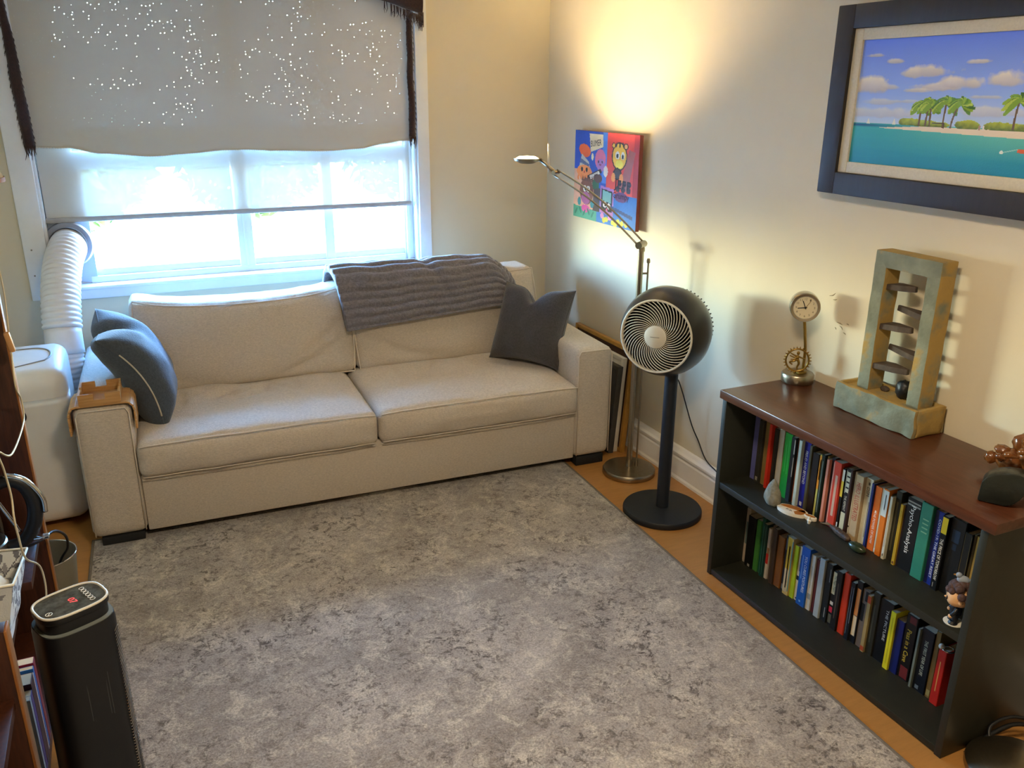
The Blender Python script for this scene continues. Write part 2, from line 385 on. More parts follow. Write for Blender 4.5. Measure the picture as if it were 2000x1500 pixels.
# ------------------------------------------------------------------ window
win = empty('window_1', (0, 0, 0), label='white framed window with three panes below the shade', cat='window', kind='structure')
cw = .088
box('casing_board', WX0-cw-.008, WX0, -.024, 0, .812, 2.42, m_trimw, win, .004)
box('casing_board', WX1, WX1+.066, -.024, 0, .812, 2.42, m_trimw, win, .004)
box('casing_board', WX0, WX1, -.024, 0, WZ1, 2.42, m_trimw, win, .004)
box('apron', WX0, WX1, -.022, 0, .80, .846, m_trimw, win, .003)
box('sill', WX0, WX1, -.035, .2, .846, .862, m_trimw, win, .004)
box('jamb', WX0, WX0+.012, -.005, .2, .862, WZ1, m_trimw, win, .001); box('jamb', WX1-.012, WX1, -.005, .2, .862, WZ1, m_trimw, win, .001)
box('frame_stile', WX0+.012, -2.43, .06, .13, .862, WZ1, m_trimw, win, .004)
box('frame_stile', -.836, WX1-.012, .06, .13, .862, WZ1, m_trimw, win, .004)
box('frame_stop', -.825, -.812, .045, .06, .862, WZ1, m_trimw, win, .002)
box('mullion', -1.727, -1.652, .05, .13, .862, WZ1, m_trimw, win, .004)
box('mullion_bead', -1.697, -1.684, .043, .05, .895, WZ1, m_trimw, win, .002)
box('mullion', -1.279, -1.228, .06, .13, .862, WZ1, m_trimw, win, .004)
box('bottom_rail', -2.43, -.836, .07, .13, .862, .925, m_trimw, win, .004)
box('bottom_bead', -2.43, -.836, .0475, .07, .862, .893, m_trimw, win, .004)
box('top_rail', -2.43, -.836, .07, .13, 1.397, 1.475, m_trimw, win, .004)
for x0, x1 in ((-2.43, -1.727), (-1.652, -1.279), (-1.228, -.836)):
    box('pane', x0, x1, .098, .102, .925, 1.397, m_glass, win, 0)
    box('pane', x0, x1, .098, .102, 1.475, 2.27, m_glass, win, 0)
for x, z in ((-2.655, 1.05), (-2.66, .93)): lathe('nail_head', [(0, 0), (.004, 0), (.003, .0015), (0, .002)], m_acg, win, 10, (x, -.024, z), (PI/2, 0, 0))

# ------------------------------------------------------------------ outdoors
m_grass = mat('lawn', '#7d9a52', .9, var=.2, vscale=3)
m_leaf = mat('tree_leaf', '#33500f', .6, var=.3, vscale=2)
m_bark = mat('bark', '#6b5a48', .9, var=.2, vscale=20)
m_siding = mat('house_siding', '#d9d8d0', .7, var=.03)
m_conc = mat('patio', '#cfcdc6', .8, var=.05)
structure(box('ground_outside', -16, 14, .35, 30, -.6, -.5, m_conc, bev=0), 'pale sunlit ground outside the window', 'ground')
def tree(name, loc, h, cr, nl, seed, label):
    t = empty(name, loc, label=label, cat='tree', group='trees outside the window'); r = random.Random(seed)
    tube('trunk', [(0, 0, 0), (.08, .05, h*.3), (-.05, 0, h*.6)], lambda t_: .11*(1-.6*t_), m_bark, t, 10, sm=4)
    V = []; F = []
    for i in range(nl):
        d = Vector((r.gauss(0, 1), r.gauss(0, 1), r.gauss(0, 1))).normalized()*(r.random()**.4)
        p = Vector((d.x*cr, d.y*cr, h*.62+d.z*cr*.8)); a = Vector((r.gauss(0, 1), r.gauss(0, 1), r.gauss(0, 1))).normalized(); b = a.orthogonal().normalized()
        L = r.uniform(.07, .13); n = len(V)
        V += [p-a*L, p+b*L*.4, p+a*L, p-b*L*.4]; F.append((n, n+1, n+2, n+3))
    o = mk('foliage', V, F, m_leaf, t); o['kind'] = 'stuff'
tree('broadleaf_tree', (-2.75, 3.6, -.5), 2.78, .80, 2600, 1, 'leafy green tree outside the left window pane')
tree('broadleaf_tree', (-.75, 6.4, -.5), 2.35, .85, 1500, 2, 'leafy green tree outside the middle window pane')
tree('broadleaf_tree', (1.75, 8.5, -.5), 2.2, .9, 1100, 3, 'leafy green tree seen high in the right window pane')

# ------------------------------------------------------------------ window shades
sh = empty('roller_shade', (0, 0, 0), label='beige blackout shade with scalloped hem and pinholes of light', cat='window shade')
def hemz(x):
    t = (x+2.585)/(2.585-.80)
    ctrl = [(0, 1.502), (.08, 1.498), (.16, 1.470), (.28, 1.452), (.38, 1.462), (.46, 1.473), (.52, 1.474), (.62, 1.465), (.74, 1.458), (.84, 1.466), (.92, 1.490), (.97, 1.502), (1, 1.502)]
    for (a, z0), (b, z1) in zip(ctrl, ctrl[1:]):
        if a <= t <= b:
            k = (t-a)/(b-a); k = k*k*(3-2*k); return z0+(z1-z0)*k
    return 1.502
V = []; F = []; NX = 90; NZ = 6
for side, y in ((0, .010), (1, .0125)):
    for i in range(NX+1):
        x = -2.585+1.785*i/NX; z0 = hemz(x)
        for j in range(NZ+1): V.append((x, y, z0+(2.33-z0)*j/NZ))
n1 = (NX+1)*(NZ+1)
for i in range(NX):
    for j in range(NZ):
        a = i*(NZ+1)+j; F.append((a, a+NZ+1, a+NZ+2, a+1)); 
back = [tuple(n1+k for k in reversed(q)) for q in F]
mk('fabric', V[:n1], F, m_blackout, sh, True)
vv = []; ff = []
for i in range(160):                     # fluffy hem trim
    x = -2.585+1.785*i/159; z = hemz(x); L = random.uniform(.003, .008)
    n = len(vv); vv += [(x-.006, .008, z+.004), (x+.006, .008, z+.004), (x+random.uniform(-.002, .002), .008, z-L), (x-.006, .011, z+.004), (x+.006, .011, z+.004)]
    ff += [(n, n+1, n+2), (n+3, n+2, n+4), (n, n+2, n+3), (n+1, n+4, n+2)]
mk('hem_trim', vv, ff, mat('hem_fluff', '#d9d2c2', .95, var=.05), sh)
cyl('roller_tube', (-2.58, .034, 2.30), (-.79, .034, 2.30), .018, m_offw, sh)
ss = empty('sheer_shade', (0, 0, 0), label='sheer screen shade hanging lower over the window panes', cat='window shade')
mk('fabric', [(-2.575, .032, 1.18), (-.806, .032, 1.178), (-.806, .032, 1.58), (-2.575, .032, 1.58)], [(0, 1, 2, 3)], m_sheer, ss)
box('hem_bar', -2.592, -.800, .022, .040, 1.160, 1.184, mat('hem_bar', '#a8a49e', .6, var=.05), ss, .005)
cyl('head_rail', (-2.578, .034, 1.585), (-.803, .034, 1.585), .008, m_offw, ss)
tube('bead_chain', [(-2.583, .015, 2.2), (-2.583, .013, 1.5), (-2.585, .01, 1.3), (-2.588, .0, 1.08), (-2.588, .004, 1.02), (-2.586, .012, 1.08), (-2.58, .017, 1.4), (-2.578, .018, 2.2)], .0022, m_acg, ss, 6, sm=6)

# fringed brown scarf round the shade
scf = empty('fringed_scarf', (0, 0, 0), label='dark brown fringed scarf draped over the window top', cat='scarf')
m_scarf = mat('brown_fur', '#3c2219', .95, color2='#23120d', vscale=120, bump=.6, bscale=260, sheen=.5)
def tail(cx, wtop, wmid, z0, z1, lean, seed, y=-.016):
    r = random.Random(seed); parts = []
    n = 26
    L = []; Rr = []
    for i in range(n+1):
        t = i/n; z = z0+(z1-z0)*t
        w = wtop+(wmid-wtop)*math.sin(PI*min(1, t*1.1)*.62); w *= 1+.14*nz3((t*5, seed, 0), 1.7)
        c = cx+lean*t+.006*nz3((t*4, seed+3, 0), 1.3)
        L.append((c-w/2, z)); Rr.append((c+w/2, z))
    V = []; F = []
    for (a, z), (b, _) in zip(L, Rr):
        for k in range(5):
            s = k/4; V.append((a+(b-a)*s, y-.008*math.sin(PI*s)-.004*nz3((s*6, z*9, seed), 1.2), z))
        V.append((b, y+.004, z)); V.append((a, y+.004, z))
    for i in range(n):
        for k in range(7):
            F.append((i*7+k, i*7+(k+1) % 7, (i+1)*7+(k+1) % 7, (i+1)*7+k))
    mk('tail', V, F, m_scarf, scf, True)
    (a, z), (b, _) = L[-1], Rr[-1]
    for k in range(11):
        x = a+(b-a)*(k+.5)/11; l = r.uniform(.02, .055)
        parts.append(tube_vf([(x, y-.003, z+.01), (x+r.uniform(-.004, .004), y-.003, z-l*.5), (x+r.uniform(-.006, .006), y-.004, z-l)], lambda t: .0035*(1-.75*t), 5))
    for side in (L, Rr):
        for k in range(70):
            i = r.randrange(0, n); x, z = side[i]; l = r.uniform(.008, .022); s = -1 if side is L else 1
            parts.append(tube_vf([(x, y-.002, z), (x+s*r.uniform(.001, .005), y-.005, z-l)], lambda t: .0016*(1-.7*t), 4))
    v, f = join_vf(parts); mk('fringe', v, f, m_scarf, scf, True)['kind'] = 'stuff'
tail(-2.600, .020, .046, 2.2, 1.505, .012, 2, -.030)
tail(-.797, .024, .034, 2.2, 1.515, .002, 5, -.012)
# swag across the top with its right end drooping
V = []; F = []; n = 40
for i in range(n+1):
    t = i/n; x = -2.66+1.93*t; zb = 2.22-.06*math.sin(PI*t*3)**2*.3-(.10*max(0, (t-.86)/.14)**.8 if t > .86 else 0)-(.02*nz3((t*9, 0, 0), 1.5)); zt = 2.30-(.05*max(0, (t-.9)/.1) if t > .9 else 0)
    for k in range(6):
        s = k/5; V.append((x, -.035-.016*math.sin(PI*s)-.006*nz3((x*6, s*4, 1), 2), zb+(zt-zb)*s))
    V.append((x, -.026, zt)); V.append((x, -.026, zb))
for i in range(n):
    for k in range(8): F.append((i*8+k, i*8+(k+1) % 8, (i+1)*8+(k+1) % 8, (i+1)*8+k))
mk('swag', V, F, m_scarf, scf, True)
parts = []
for i in range(60):
    x = -.735-.2*random.random(); t = (x+2.66)/1.93
    zb = 2.2-(.10*max(0, (t-.86)/.14)**.8 if t > .86 else 0); l = random.uniform(.02, .05)
    parts.append(tube_vf([(x, -.045, zb+.01), (x+random.uniform(-.004, .004), -.047, zb-l*.6), (x+random.uniform(-.01, .01), -.045, zb-l)], lambda t: .003*(1-.75*t), 4))
for i in range(14):
    x = -.738+random.uniform(-.014, .010); l = random.uniform(.04, .09)
    parts.append(tube_vf([(x, -.04, 2.13), (x+random.uniform(-.004, .004), -.04, 2.13-l)], lambda t: .004*(1-.7*t), 4))
v, f = join_vf(parts); mk('swag_fringe', v, f, m_scarf, scf, True)['kind'] = 'stuff'

# ------------------------------------------------------------------ rug
rug = empty('area_rug', (-2.545, -1.085, 0), -.0330, 'large distressed grey-beige patterned area rug in front of the sofa', 'rug')
bm = bmesh.new(); bx(bm, 0, 2.137, -3.05, .10, .001, .012, .004, 2); bmo('pile', bm, m_rug, rug, True, auto=40)
m_bind = mat('rug_binding', '#6f675b', .9, var=.15, vscale=90)
for q in ((0, .012, -3.05, .10), (2.125, 2.137, -3.05, .10), (.012, 2.125, .088, .10), (.012, 2.125, -3.05, -3.038)):
    box('binding', q[0], q[1], q[2], q[3], .002, .0135, m_bind, rug, .003)

# ------------------------------------------------------------------ sofa (local: x along, y to the back)
SOFA = (-2.530, -1.064, 0); SRZ = -.0356
sofa = empty('sofa', SOFA, SRZ, 'cream linen two-cushion sofa under the window', 'sofa')
SM = Matrix.Translation(SOFA) @ Matrix.Rotation(SRZ, 4, 'Z')
def sw(x, y, z): return SM @ Vector((x, y, z))
def arm(name, x0, x1):
    def fn(p, u):
        q = p.copy()
        if u.z > .5: q.z += .006*nz3(p, 4, 2)
        q.y += .003*nz3(p, 5, 1)
        return q
    bm = rounded(x1-x0, .96, .558, .032, (10, 30, 20), fn)
    bmo(name, bm, m_linen, sofa, True, loc=((x0+x1)/2, .48, .045+.279))
arm('left_arm', 0, .208); arm('right_arm', 2.145, 2.341)
for x0, x1 in ((.012, .198), (2.155, 2.331)):       # seam round the front of each arm
    tube('arm_piping', [(x0, -.001, .06), (x0, -.001, .57), (x0+.012, -.001, .592), (x1-.012, -.001, .592), (x1, -.001, .57), (x1, -.001, .06)], .0028, m_pipe, sofa, 6)
box('front_panel', .206, 2.147, .012, .06, .045, .292, m_linen, sofa, .006)
box('seat_deck', .2, 2.15, .06, .90, .06, .285, m_linen, sofa, .004)
bmo('back_frame', rounded(1.96, .17, .61, .05, (20, 8, 10)), m_linen, sofa, True, loc=(1.175, .875, .05+.305))
for x0, x1, y0, y1, zf in ((.03, .19, .006, .07, .0138), (2.16, 2.31, .006, .07, 0), (.03, .19, .86, .94, 0), (2.16, 2.31, .86, .94, 0)):
    box('foot', x0, x1, y0, y1, zf, .047, m_blackm, sofa, .003)
def crease(p, a, b, w, d):
    a = Vector(a); b = Vector(b); ab = b-a; t = max(0, min(1, (p-a).dot(ab)/ab.dot(ab))); q = a+ab*t
    fade = math.sin(PI*min(1, max(0, t))*.9+.15)
    return -d*max(0, fade)*math.exp(-((p-q).length/w)**2)
def seatc(x0, x1, seed):
    w = x1-x0; d = .70; h = .15; wr = random.Random(seed)
    cs = [((wr.uniform(-.35, .35)*w, -.02+wr.uniform(-.05, .1), h/2), (wr.uniform(-.3, .3)*w, .25, h/2)) for _ in range(9)]
    cs += [((k*w, .22, h/2), (k*w+wr.uniform(-.05, .05), .02, h/2)) for k in (-.3, -.1, .06, .2, .36)]
    def fn(p, u):
        q = p.copy()
        b = (1-u.x**4)*(1-u.y**4)
        if u.z > .2: q.z += .020*b
        if u.z < -.2: q.z += .004*(1-u.x*u.x)
        q.y += -.012*(1-u.x**4)*(1-u.z*u.z) if u.y < -.5 else 0
        if u.z > .9:
            q.z += .010*nz3(p, 6, seed)
            P = Vector((p.x, p.y, h/2))
            for a, c in cs: q.z += crease(P, a, c, .016, .010)
        q += Vector((0, 0, .0035*nz3(p, 14, seed)))
        if u.y < -.9: q.y += .006*nz3((p.x*1., p.z*3, 0), 8, seed)
        return q
    bmo('seat_cushion', rounded(w, d, h, .035, (56, 40, 10), fn), m_linen, sofa, True, loc=((x0+x1)/2, -.03+d/2, .285+h/2))
    zt = .285+h; zb = .285
    for z in (zt-.008, zb+.012):
        pts = [((x0+.012)+(w-.024)*i/24, -.030-.006*(1-(2*i/24-1)**4)+(.0005 if z > .36 else .006), z+(.010*(1-(2*i/24-1)**4) if z > .36 else 0)+.003*nz3((i*.3, seed, z*9), 1.1)) for i in range(25)]
        tube('cushion_piping', pts, .0034 if z > .36 else .0022, m_pipe, sofa, 6)
seatc(.204, 1.172, 3); seatc(1.176, 2.150, 4)
def backc(x0, x1, z1, seed, lean, yb):
    w = x1-x0; h = z1-.425; d = .22; wr = random.Random(seed)
    cr = []
    if seed == 11:
        for k in (-.18, -.06, .04, .13, .24): cr.append(((k*w, -d/2, h/2), (k*w+wr.uniform(-.02, .02), -d/2, h/2-.10), .008, .007))
        cr += [((.49*w, -d/2, .10), (.22*w, -d/2, -.10), .018, .008), ((.49*w, -d/2, .0), (.18*w, -d/2, -.15), .016, .008), ((.48*w, -d/2, -.06), (.05*w, -d/2, -.185), .018, .009), ((.02*w, -d/2, h/2), (.0*w, -d/2, -.02), .01, .006), ((-.45*w, -d/2, -.12), (-.15*w, -d/2, -.18), .02, .006)]
    else:
        cr += [((-.49*w, -d/2, -.02), (-.2*w, -d/2, -.16), .018, .009), ((-.48*w, -d/2, -.1), (.0*w, -d/2, -.185), .018, .008), ((.49*w, -d/2, .2), (.3*w, -d/2, .05), .02, .006)]
    def fn(p, u):
        q = p.copy(); b = (1-u.x**4)*(1-u.z**4)
        q.y += (-.035 if u.y < 0 else .015)*b*abs(u.y)
        q.x -= .012*u.x*(1-u.z*u.z)*-1
        sag = (.030 if seed == 11 else .006)*(1-u.x*u.x)
        if u.z > 0: q.z -= sag*u.z
        q.z += .018*(abs(u.x)**6)*max(0, u.z)*(1 if seed == 11 else .3)
        if u.z > .9: q.z += .006*nz3((p.x, p.y*.4, 0), 14, seed)*(1-u.x**6)
        if u.y < -.9:
            P = Vector((p.x, -d/2, p.z))
            for a, c, ww, dd in cr: q.y -= crease(P, a, c, ww, dd*1.5)
            q.y += .012*nz3(p, 5, seed)
        # lean back
        q.y += (q.z+h/2)*math.tan(lean)
        return q
    bmo('back_cushion', rounded(w, d, h, .045, (60, 12, 34), fn), m_linen, sofa, True, loc=((x0+x1)/2, yb+d/2, .425+h/2))
    # piping around the front face
    pts = []
    def edge(ux, uz):
        p = Vector((ux*(w/2-.014), -d/2+.012, uz*(h/2-.012)))
        q = p.copy(); sag = (.030 if seed == 11 else .006)*(1-ux*ux)
        if uz > 0: q.z -= sag*uz
        q.z += .018*(abs(ux)**6)*max(0, uz)*(1 if seed == 11 else .3)
        q.y += (q.z+h/2)*math.tan(lean)-.004
        q.x += .012*ux*(1-uz*uz); return q+Vector(((x0+x1)/2, yb+d/2, .425+h/2))
    for i in range(20): pts.append(edge(-1+2*i/20, 1))
    for i in range(12): pts.append(edge(1, 1-2*i/12))
    for i in range(20): pts.append(edge(1-2*i/20, -1))
    for i in range(12): pts.append(edge(-1, -1+2*i/12))
    tube('cushion_piping', pts, .0036, m_pipe, sofa, 6, closed=True)
backc(.225, 1.222, .842, 11, .26, .575); backc(1.224, 2.225, .868, 12, .26, .575)

# ------------------------------------------------------------------ throw pillows
def pillow(name, size, thick, m, c, eu, ev, chop, seed, label, zipper=False, chopw=.3, bend=0.):
    eu = Vector(eu).normalized(); ev = Vector(ev); ev = (ev-eu*ev.dot(eu)).normalized(); en = eu.cross(ev)
    root = empty(name, c, 0, label, 'pillow'); N = 36
    def pt(u, v, s):
        ed = 1-.10*(1-v*v)*abs(u)**3; ed2 = 1-.10*(1-u*u)*abs(v)**3
        x = u*ed*size/2; y = v*ed2*size/2
        if v > 0: y -= chop*math.exp(-(u/chopw)**2)*v**2
        t = thick/2*((1-u**4)*(1-v**4))**.55
        if v > 0: t *= 1-.35*math.exp(-(u/chopw)**2)*v**2
        z = s*t+.010*nz3((u*2, v*2, s), 1.6, seed)*(1-max(abs(u), abs(v))**4)+.05*v*v*0
        z += -bend*v*v
        z += -.006*s*math.exp(-((u-v*.4)/.08)**2)*max(0, v)*(1-v)
        return eu*x+ev*y+en*z
    V = []; F = []
    for s in (1, -1):
        o = len(V)
        for j in range(N+1):
            for i in range(N+1):
                u = -1+2*i/N; v = -1+2*j/N
                V.append(pt(math.sin(u*PI/2), math.sin(v*PI/2), s))
        for j in range(N):
            for i in range(N):
                a = o+j*(N+1)+i; q = (a, a+1, a+N+2, a+N+1); F.append(q if s > 0 else q[::-1])
    bm = bmesh.new(); vs = [bm.verts.new(p) for p in V]
    for q in F: bm.faces.new([vs[i] for i in q])
    bmesh.ops.remove_doubles(bm, verts=bm.verts, dist=.0008)
    bmo('cover', bm, m, root, True)
    per = [pt(-1+2*i/18, -1, 0) for i in range(18)]+[pt(1, -1+2*i/18, 0) for i in range(18)]+[pt(1-2*i/18, 1, 0) for i in range(18)]+[pt(-1, 1-2*i/18, 0) for i in range(18)]
    tube('seam', per, .0022, m, root, 6, closed=True)
    if zipper:
        e = [pt(-1, -.72+1.3*i/16, 0)-eu*.002 for i in range(17)]
        tube('zip', e, .0034, m_zip, root, 6)
    return root
pillow('throw_pillow', .47, .20, m_pill2, (-2.262, -.70, .655), (0, 1, .04), (-.42, .12, .88), .04, 1, 'slate blue-grey throw pillow with a zip on left sofa arm', True, .22, .055)
pillow('throw_pillow', .405, .18, m_pill, (-.435, -.745, .635), (.56, -.83, 0), (.42, .12, .90), .085, 2, 'charcoal throw pillow with a dented top at the right sofa arm', False, .24)

# ------------------------------------------------------------------ knitted blanket
blk = empty('knitted_blanket', SOFA, SRZ, 'grey ribbed knit blanket folded over the right back cushion', 'blanket')
path = [(.855, .70), (.850, .82), (.825, .885), (.775, .906), (.725, .900), (.672, .868), (.640, .800), (.615, .730), (.600, .668), (.592, .632)]
pp = [Vector((0, a, b)) for a, b in path]; pp = smooth_path(pp, 10)
cum = [0]
for a, b in zip(pp, pp[1:]): cum.append(cum[-1]+(b-a).length)
TL = cum[-1]
NB = 96; NS = len(pp)
def bl_pt(i, j, off):
    t = i/NB; s = cum[j]; p = pp[j]; a = pp[max(0, j-1)]; b = pp[min(NS-1, j+1)]; tg = (b-a).normalized(); nn = Vector((0, -tg.z, tg.y))*-1
    if nn.y > 0 and j > NS*.6: nn = -nn
    k = s/TL
    x = 1.115+(.86+.02*k)*t+.065*k
    rib = .017*abs(math.cos(PI*(s+.006*nz3((t*8, s*4, 0), 1.5)+.004*math.sin(t*17))/.044))**.55
    wob = .010*nz3((t*6, s*6, 2), 1.4)
    fold = .012*math.exp(-((t-.58-.2*(k-.6))/.03)**2)*math.sin(k*PI)
    drop = .02*(1-t)*max(0, (k-.6)/.4)+.075*t*max(0, (k-.55)/.45)
    q = Vector((x, p.y, p.z))+nn*(off+(rib+wob-fold if off > 0.001 else 0))
    q.z += -.018*(1-t)*k*.6+drop
    q.z -= .03*max(0, (t-.93)/.07)**2*(1 if off > .001 else .6)
    return q
V = []; F = []
for off in (.022, 0.0):
    for i in range(NB+1):
        for j in range(NS): V.append(bl_pt(i, j, off))
n1 = (NB+1)*NS
for i in range(NB):
    for j in range(NS-1):
        a = i*NS+j; F.append((a, a+NS, a+NS+1, a+1)); F.append((n1+a, n1+a+1, n1+a+NS+1, n1+a+NS))
for i in range(NB):
    for j in (0, NS-1):
        a = i*NS+j; q = (a, n1+a, n1+a+NS, a+NS); F.append(q)
for j in range(NS-1):
    for i in (0, NB):
        a = i*NS+j; F.append((a, a+1, n1+a+1, n1+a))
bm = bmesh.new(); vs = [bm.verts.new(p) for p in V]
for q in F: bm.faces.new([vs[i] for i in q])
bmo('knit_layer', bm, m_knit, blk, True)
for r_, dx, dj in ((.022, .005, 0), (.018, .028, 6), (.014, .046, 14)):        # folded layers at the right end
    pts = [bl_pt(NB, j, .012)+Vector((dx, 0, -.006-.4*dx)) for j in range(28+dj, NS-14, 3)]
    v, f = tube_vf(pts, lambda t, r_=r_: r_*(.6+.4*math.sin(PI*t))*(1+.10*math.sin(t*40)), 12); mk('folded_edge', v, f, m_knit, blk, True)

# ------------------------------------------------------------------ bamboo arm tray
tray = empty('arm_tray', SOFA, SRZ, 'bamboo slatted tray with a notched box on left sofa arm', 'tray')
zt = .606
box('tray_base', .030, .178, .006, .176, zt+.001, zt+.010, m_bamboo, tray, .002)
def wallpoly(a0, a1, z0, z1, nw, nh):
    c = (a0+a1)/2; return [(a0, z0), (a1, z0), (a1, z1), (c+nw/2, z1), (c+nw/2, z1-nh), (c-nw/2, z1-nh), (c-nw/2, z1), (a0, z1)]
prism('tray_wall', wallpoly(.030, .178, zt+.010, zt+.052, .04, .024), .006, .014, m_bamboo, tray, 'y')
prism('tray_wall', wallpoly(.030, .178, zt+.010, zt+.052, .04, .024), .168, .176, m_bamboo, tray, 'y')
prism('tray_wall', wallpoly(.014, .168, zt+.010, zt+.052, .03, .012), .030, .038, m_bamboo, tray, 'x')
prism('tray_wall', wallpoly(.014, .168, zt+.010, zt+.052, .03, .012), .170, .178, m_bamboo, tray, 'x')
bm = bmesh.new(); bx(bm, -.0085, .0085, .004, .180, 0, .008, .002); bmesh.ops.recalc_face_normals(bm, faces=bm.faces)
slat_me = bpy.data.meshes.new('slat'); bm.to_mesh(slat_me); bm.free(); slat_me.materials.append(m_bamboo)
for sgn in (1, -1):
    for k in range(8):
        s = .004+.0185*k
        # wrap round the arm's top edge (radius .036)
        if s < .012: dx, dz, a = s, 0, 0
        elif s < .012+.036*PI/2:
            a = (s-.012)/.036; dx = .012+.036*math.sin(a); dz = -.036*(1-math.cos(a))
        else: a = PI/2; dx = .048; dz = -.036-(s-.012-.036*PI/2)
        cx = (.181+dx*.72) if sgn > 0 else (.027-dx*.72)
        o = mo('slat', slat_me, None, tray, (cx, 0, zt+.001+dz), (0, sgn*a, 0))

# ------------------------------------------------------------------ portable air conditioner
ac = empty('portable_air_conditioner', (-2.775, -.625, 0), 0, 'white portable air conditioner beside the sofa arm', 'air conditioner')
def acfn(p, u):
    q = p.copy(); t = (u.z+1)/2
    k = 1-.03*t; q.x *= k
    if u.z > .6: q.z -= (.05*(.5-u.y*.5)**2)
    q.y -= .012*(1-u.x*u.x)*(u.y < 0)*abs(u.y)
    return q
bmo('body', rounded(.47, .35, .70, .055, (20, 16, 24), acfn), m_acw, ac, True, loc=(0, 0, .375))
lidp = []
for i in range(33):
    t = i/32
    a = PI*t; lidp.append((.185-.0+.0*t if False else 0, 0))
lid = [(-.2, .085), (.10, .085)]+[(.10+.075*math.sin(PI*k/16), .085-.085*(1-math.cos(PI*k/16))*.95) for k in range(1, 13)]+[(.0, -.105), (-.2, -.11)]
def acz(x, y): return .722-.05*(.5-(y/.175)*.5)**2
bm = bmesh.new(); A = [bm.verts.new((x, y, acz(x, y)+.003)) for x, y in lid]; B = [bm.verts.new((x, y, acz(x, y)-.01)) for x, y in lid]
bm.faces.new(A); 
for i in range(len(lid)): bm.faces.new((A[i], A[(i+1) % len(lid)], B[(i+1) % len(lid)], B[i]))
bmo('lid', bm, m_acw, ac)
tube('lid_groove', [(x, y, acz(x, y)+.002) for x, y in lid], .005, m_acg, ac, 6, closed=True)
lathe('round_badge', [(0, 0), (.034, 0), (.032, .004), (0, .004)], m_black, ac, 28, (.035, -.188, .52), (PI/2, 0, 0))
for x in (-.14, .13):
    for y in (-.08, .10): lathe('caster', [(0, 0), (.02, 0), (.02, .028), (0, .03)], m_blackm, ac, 14, (x, y, 0))
# exhaust hose
hose = empty('exhaust_hose', (0, 0, 0), 0, 'white corrugated exhaust hose from air conditioner to window', 'hose')
hp = smooth_path([(-2.567, -.362, .30), (-2.567, -.355, .50), (-2.566, -.330, .66), (-2.560, -.275, .80), (-2.548, -.200, .91), (-2.530, -.115, .995), (-2.510, -.030, 1.040), (-2.500, .048, 1.052)], 40)
cu = [0]
for a, b in zip(hp, hp[1:]): cu.append(cu[-1]+(b-a).length)
HT = cu[-1]
def hpt(s):
    for i in range(len(cu)-1):
        if cu[i+1] >= s: 
            k = (s-cu[i])/max(1e-9, cu[i+1]-cu[i]); return hp[i].lerp(hp[i+1], k)
    return hp[-1]
def hsec(name, s0, s1, fr, m, step=.0035, seg=36):
    n = int((s1-s0)/step); pts = [hpt(s0+(s1-s0)*i/n) for i in range(n+1)]
    v, f = tube_vf(pts, lambda t: fr(s0+(s1-s0)*t), seg); return mk(name, v, f, m, hose, True)
hsec('lower_corrugated_section', 0, .33, lambda s: .068+.0065*abs(math.sin(PI*s/.022)), m_hose)
hsec('smooth_cuff', .33, .44, lambda s: .080-.004*(s-.33)/.1, m_hose, .02)
hsec('upper_corrugated_section', .44, HT, lambda s: .074+.0085*abs(math.sin(PI*(s-.44)/.0235)), m_hose)
fl = lathe('window_adapter', [(.078, -.012), (.102, -.012), (.108, .0), (.102, .02), (.084, .022), (.080, .03), (.078, -.012)], mat('adapter_grey', '#8d95a3', .5), hose, 40, (-2.500, .034, 1.058), (PI/2-.05, 0, -.12), caps=False)
box('blanking_panel', -2.578, -2.40, .052, .060, .87, 1.40, mat('panel_bluegrey', '#aab4c0', .5), hose, .002)

# ------------------------------------------------------------------ left shelf unit
su = empty('shelf_unit', (-2.60, 0, 0), 0, 'dark wooden shelf unit at the left edge by the heater', 'shelf')
def wood_panel(name, x0, x1, y0, y1, z0, z1, edge=True):
    box(name, x0, x1, y0, y1, z0, z1, m_walnut, su, .001)
wood_panel('far_side', -.36, -.012, -1.700, -1.668, 0, 1.32); box('edge_band', -.012, -.006, -1.701, -1.667, 0, 1.32, m_walnute, su, .001)
wood_panel('divider', -.36, -.012, -2.575, -2.530, 0, .63); box('edge_band', -.012, -.006, -2.576, -2.529, 0, .63, m_walnute, su, .001)
wood_panel('near_side', -.36, -.012, -3.20, -3.168, 0, 1.32); box('edge_band', -.012, -.006, -3.201, -3.167, 0, 1.32, m_walnute, su, .001)
wood_panel('back_board', -.372, -.36, -3.20, -1.668, 0, 1.35)
for z0 in (.055, 1.29): wood_panel('shelf_board', -.36, -.02, -3.168, -1.70, z0, z0+.03)
wood_panel('shelf_board', -.36, -.02, -2.05, -1.70, .43, .455)
wood_panel('shelf_board', -.36, -.07, -2.53, -2.05, .345, .368)
wood_panel('shelf_board', -.36, -.02, -3.168, -2.575, .43, .455)
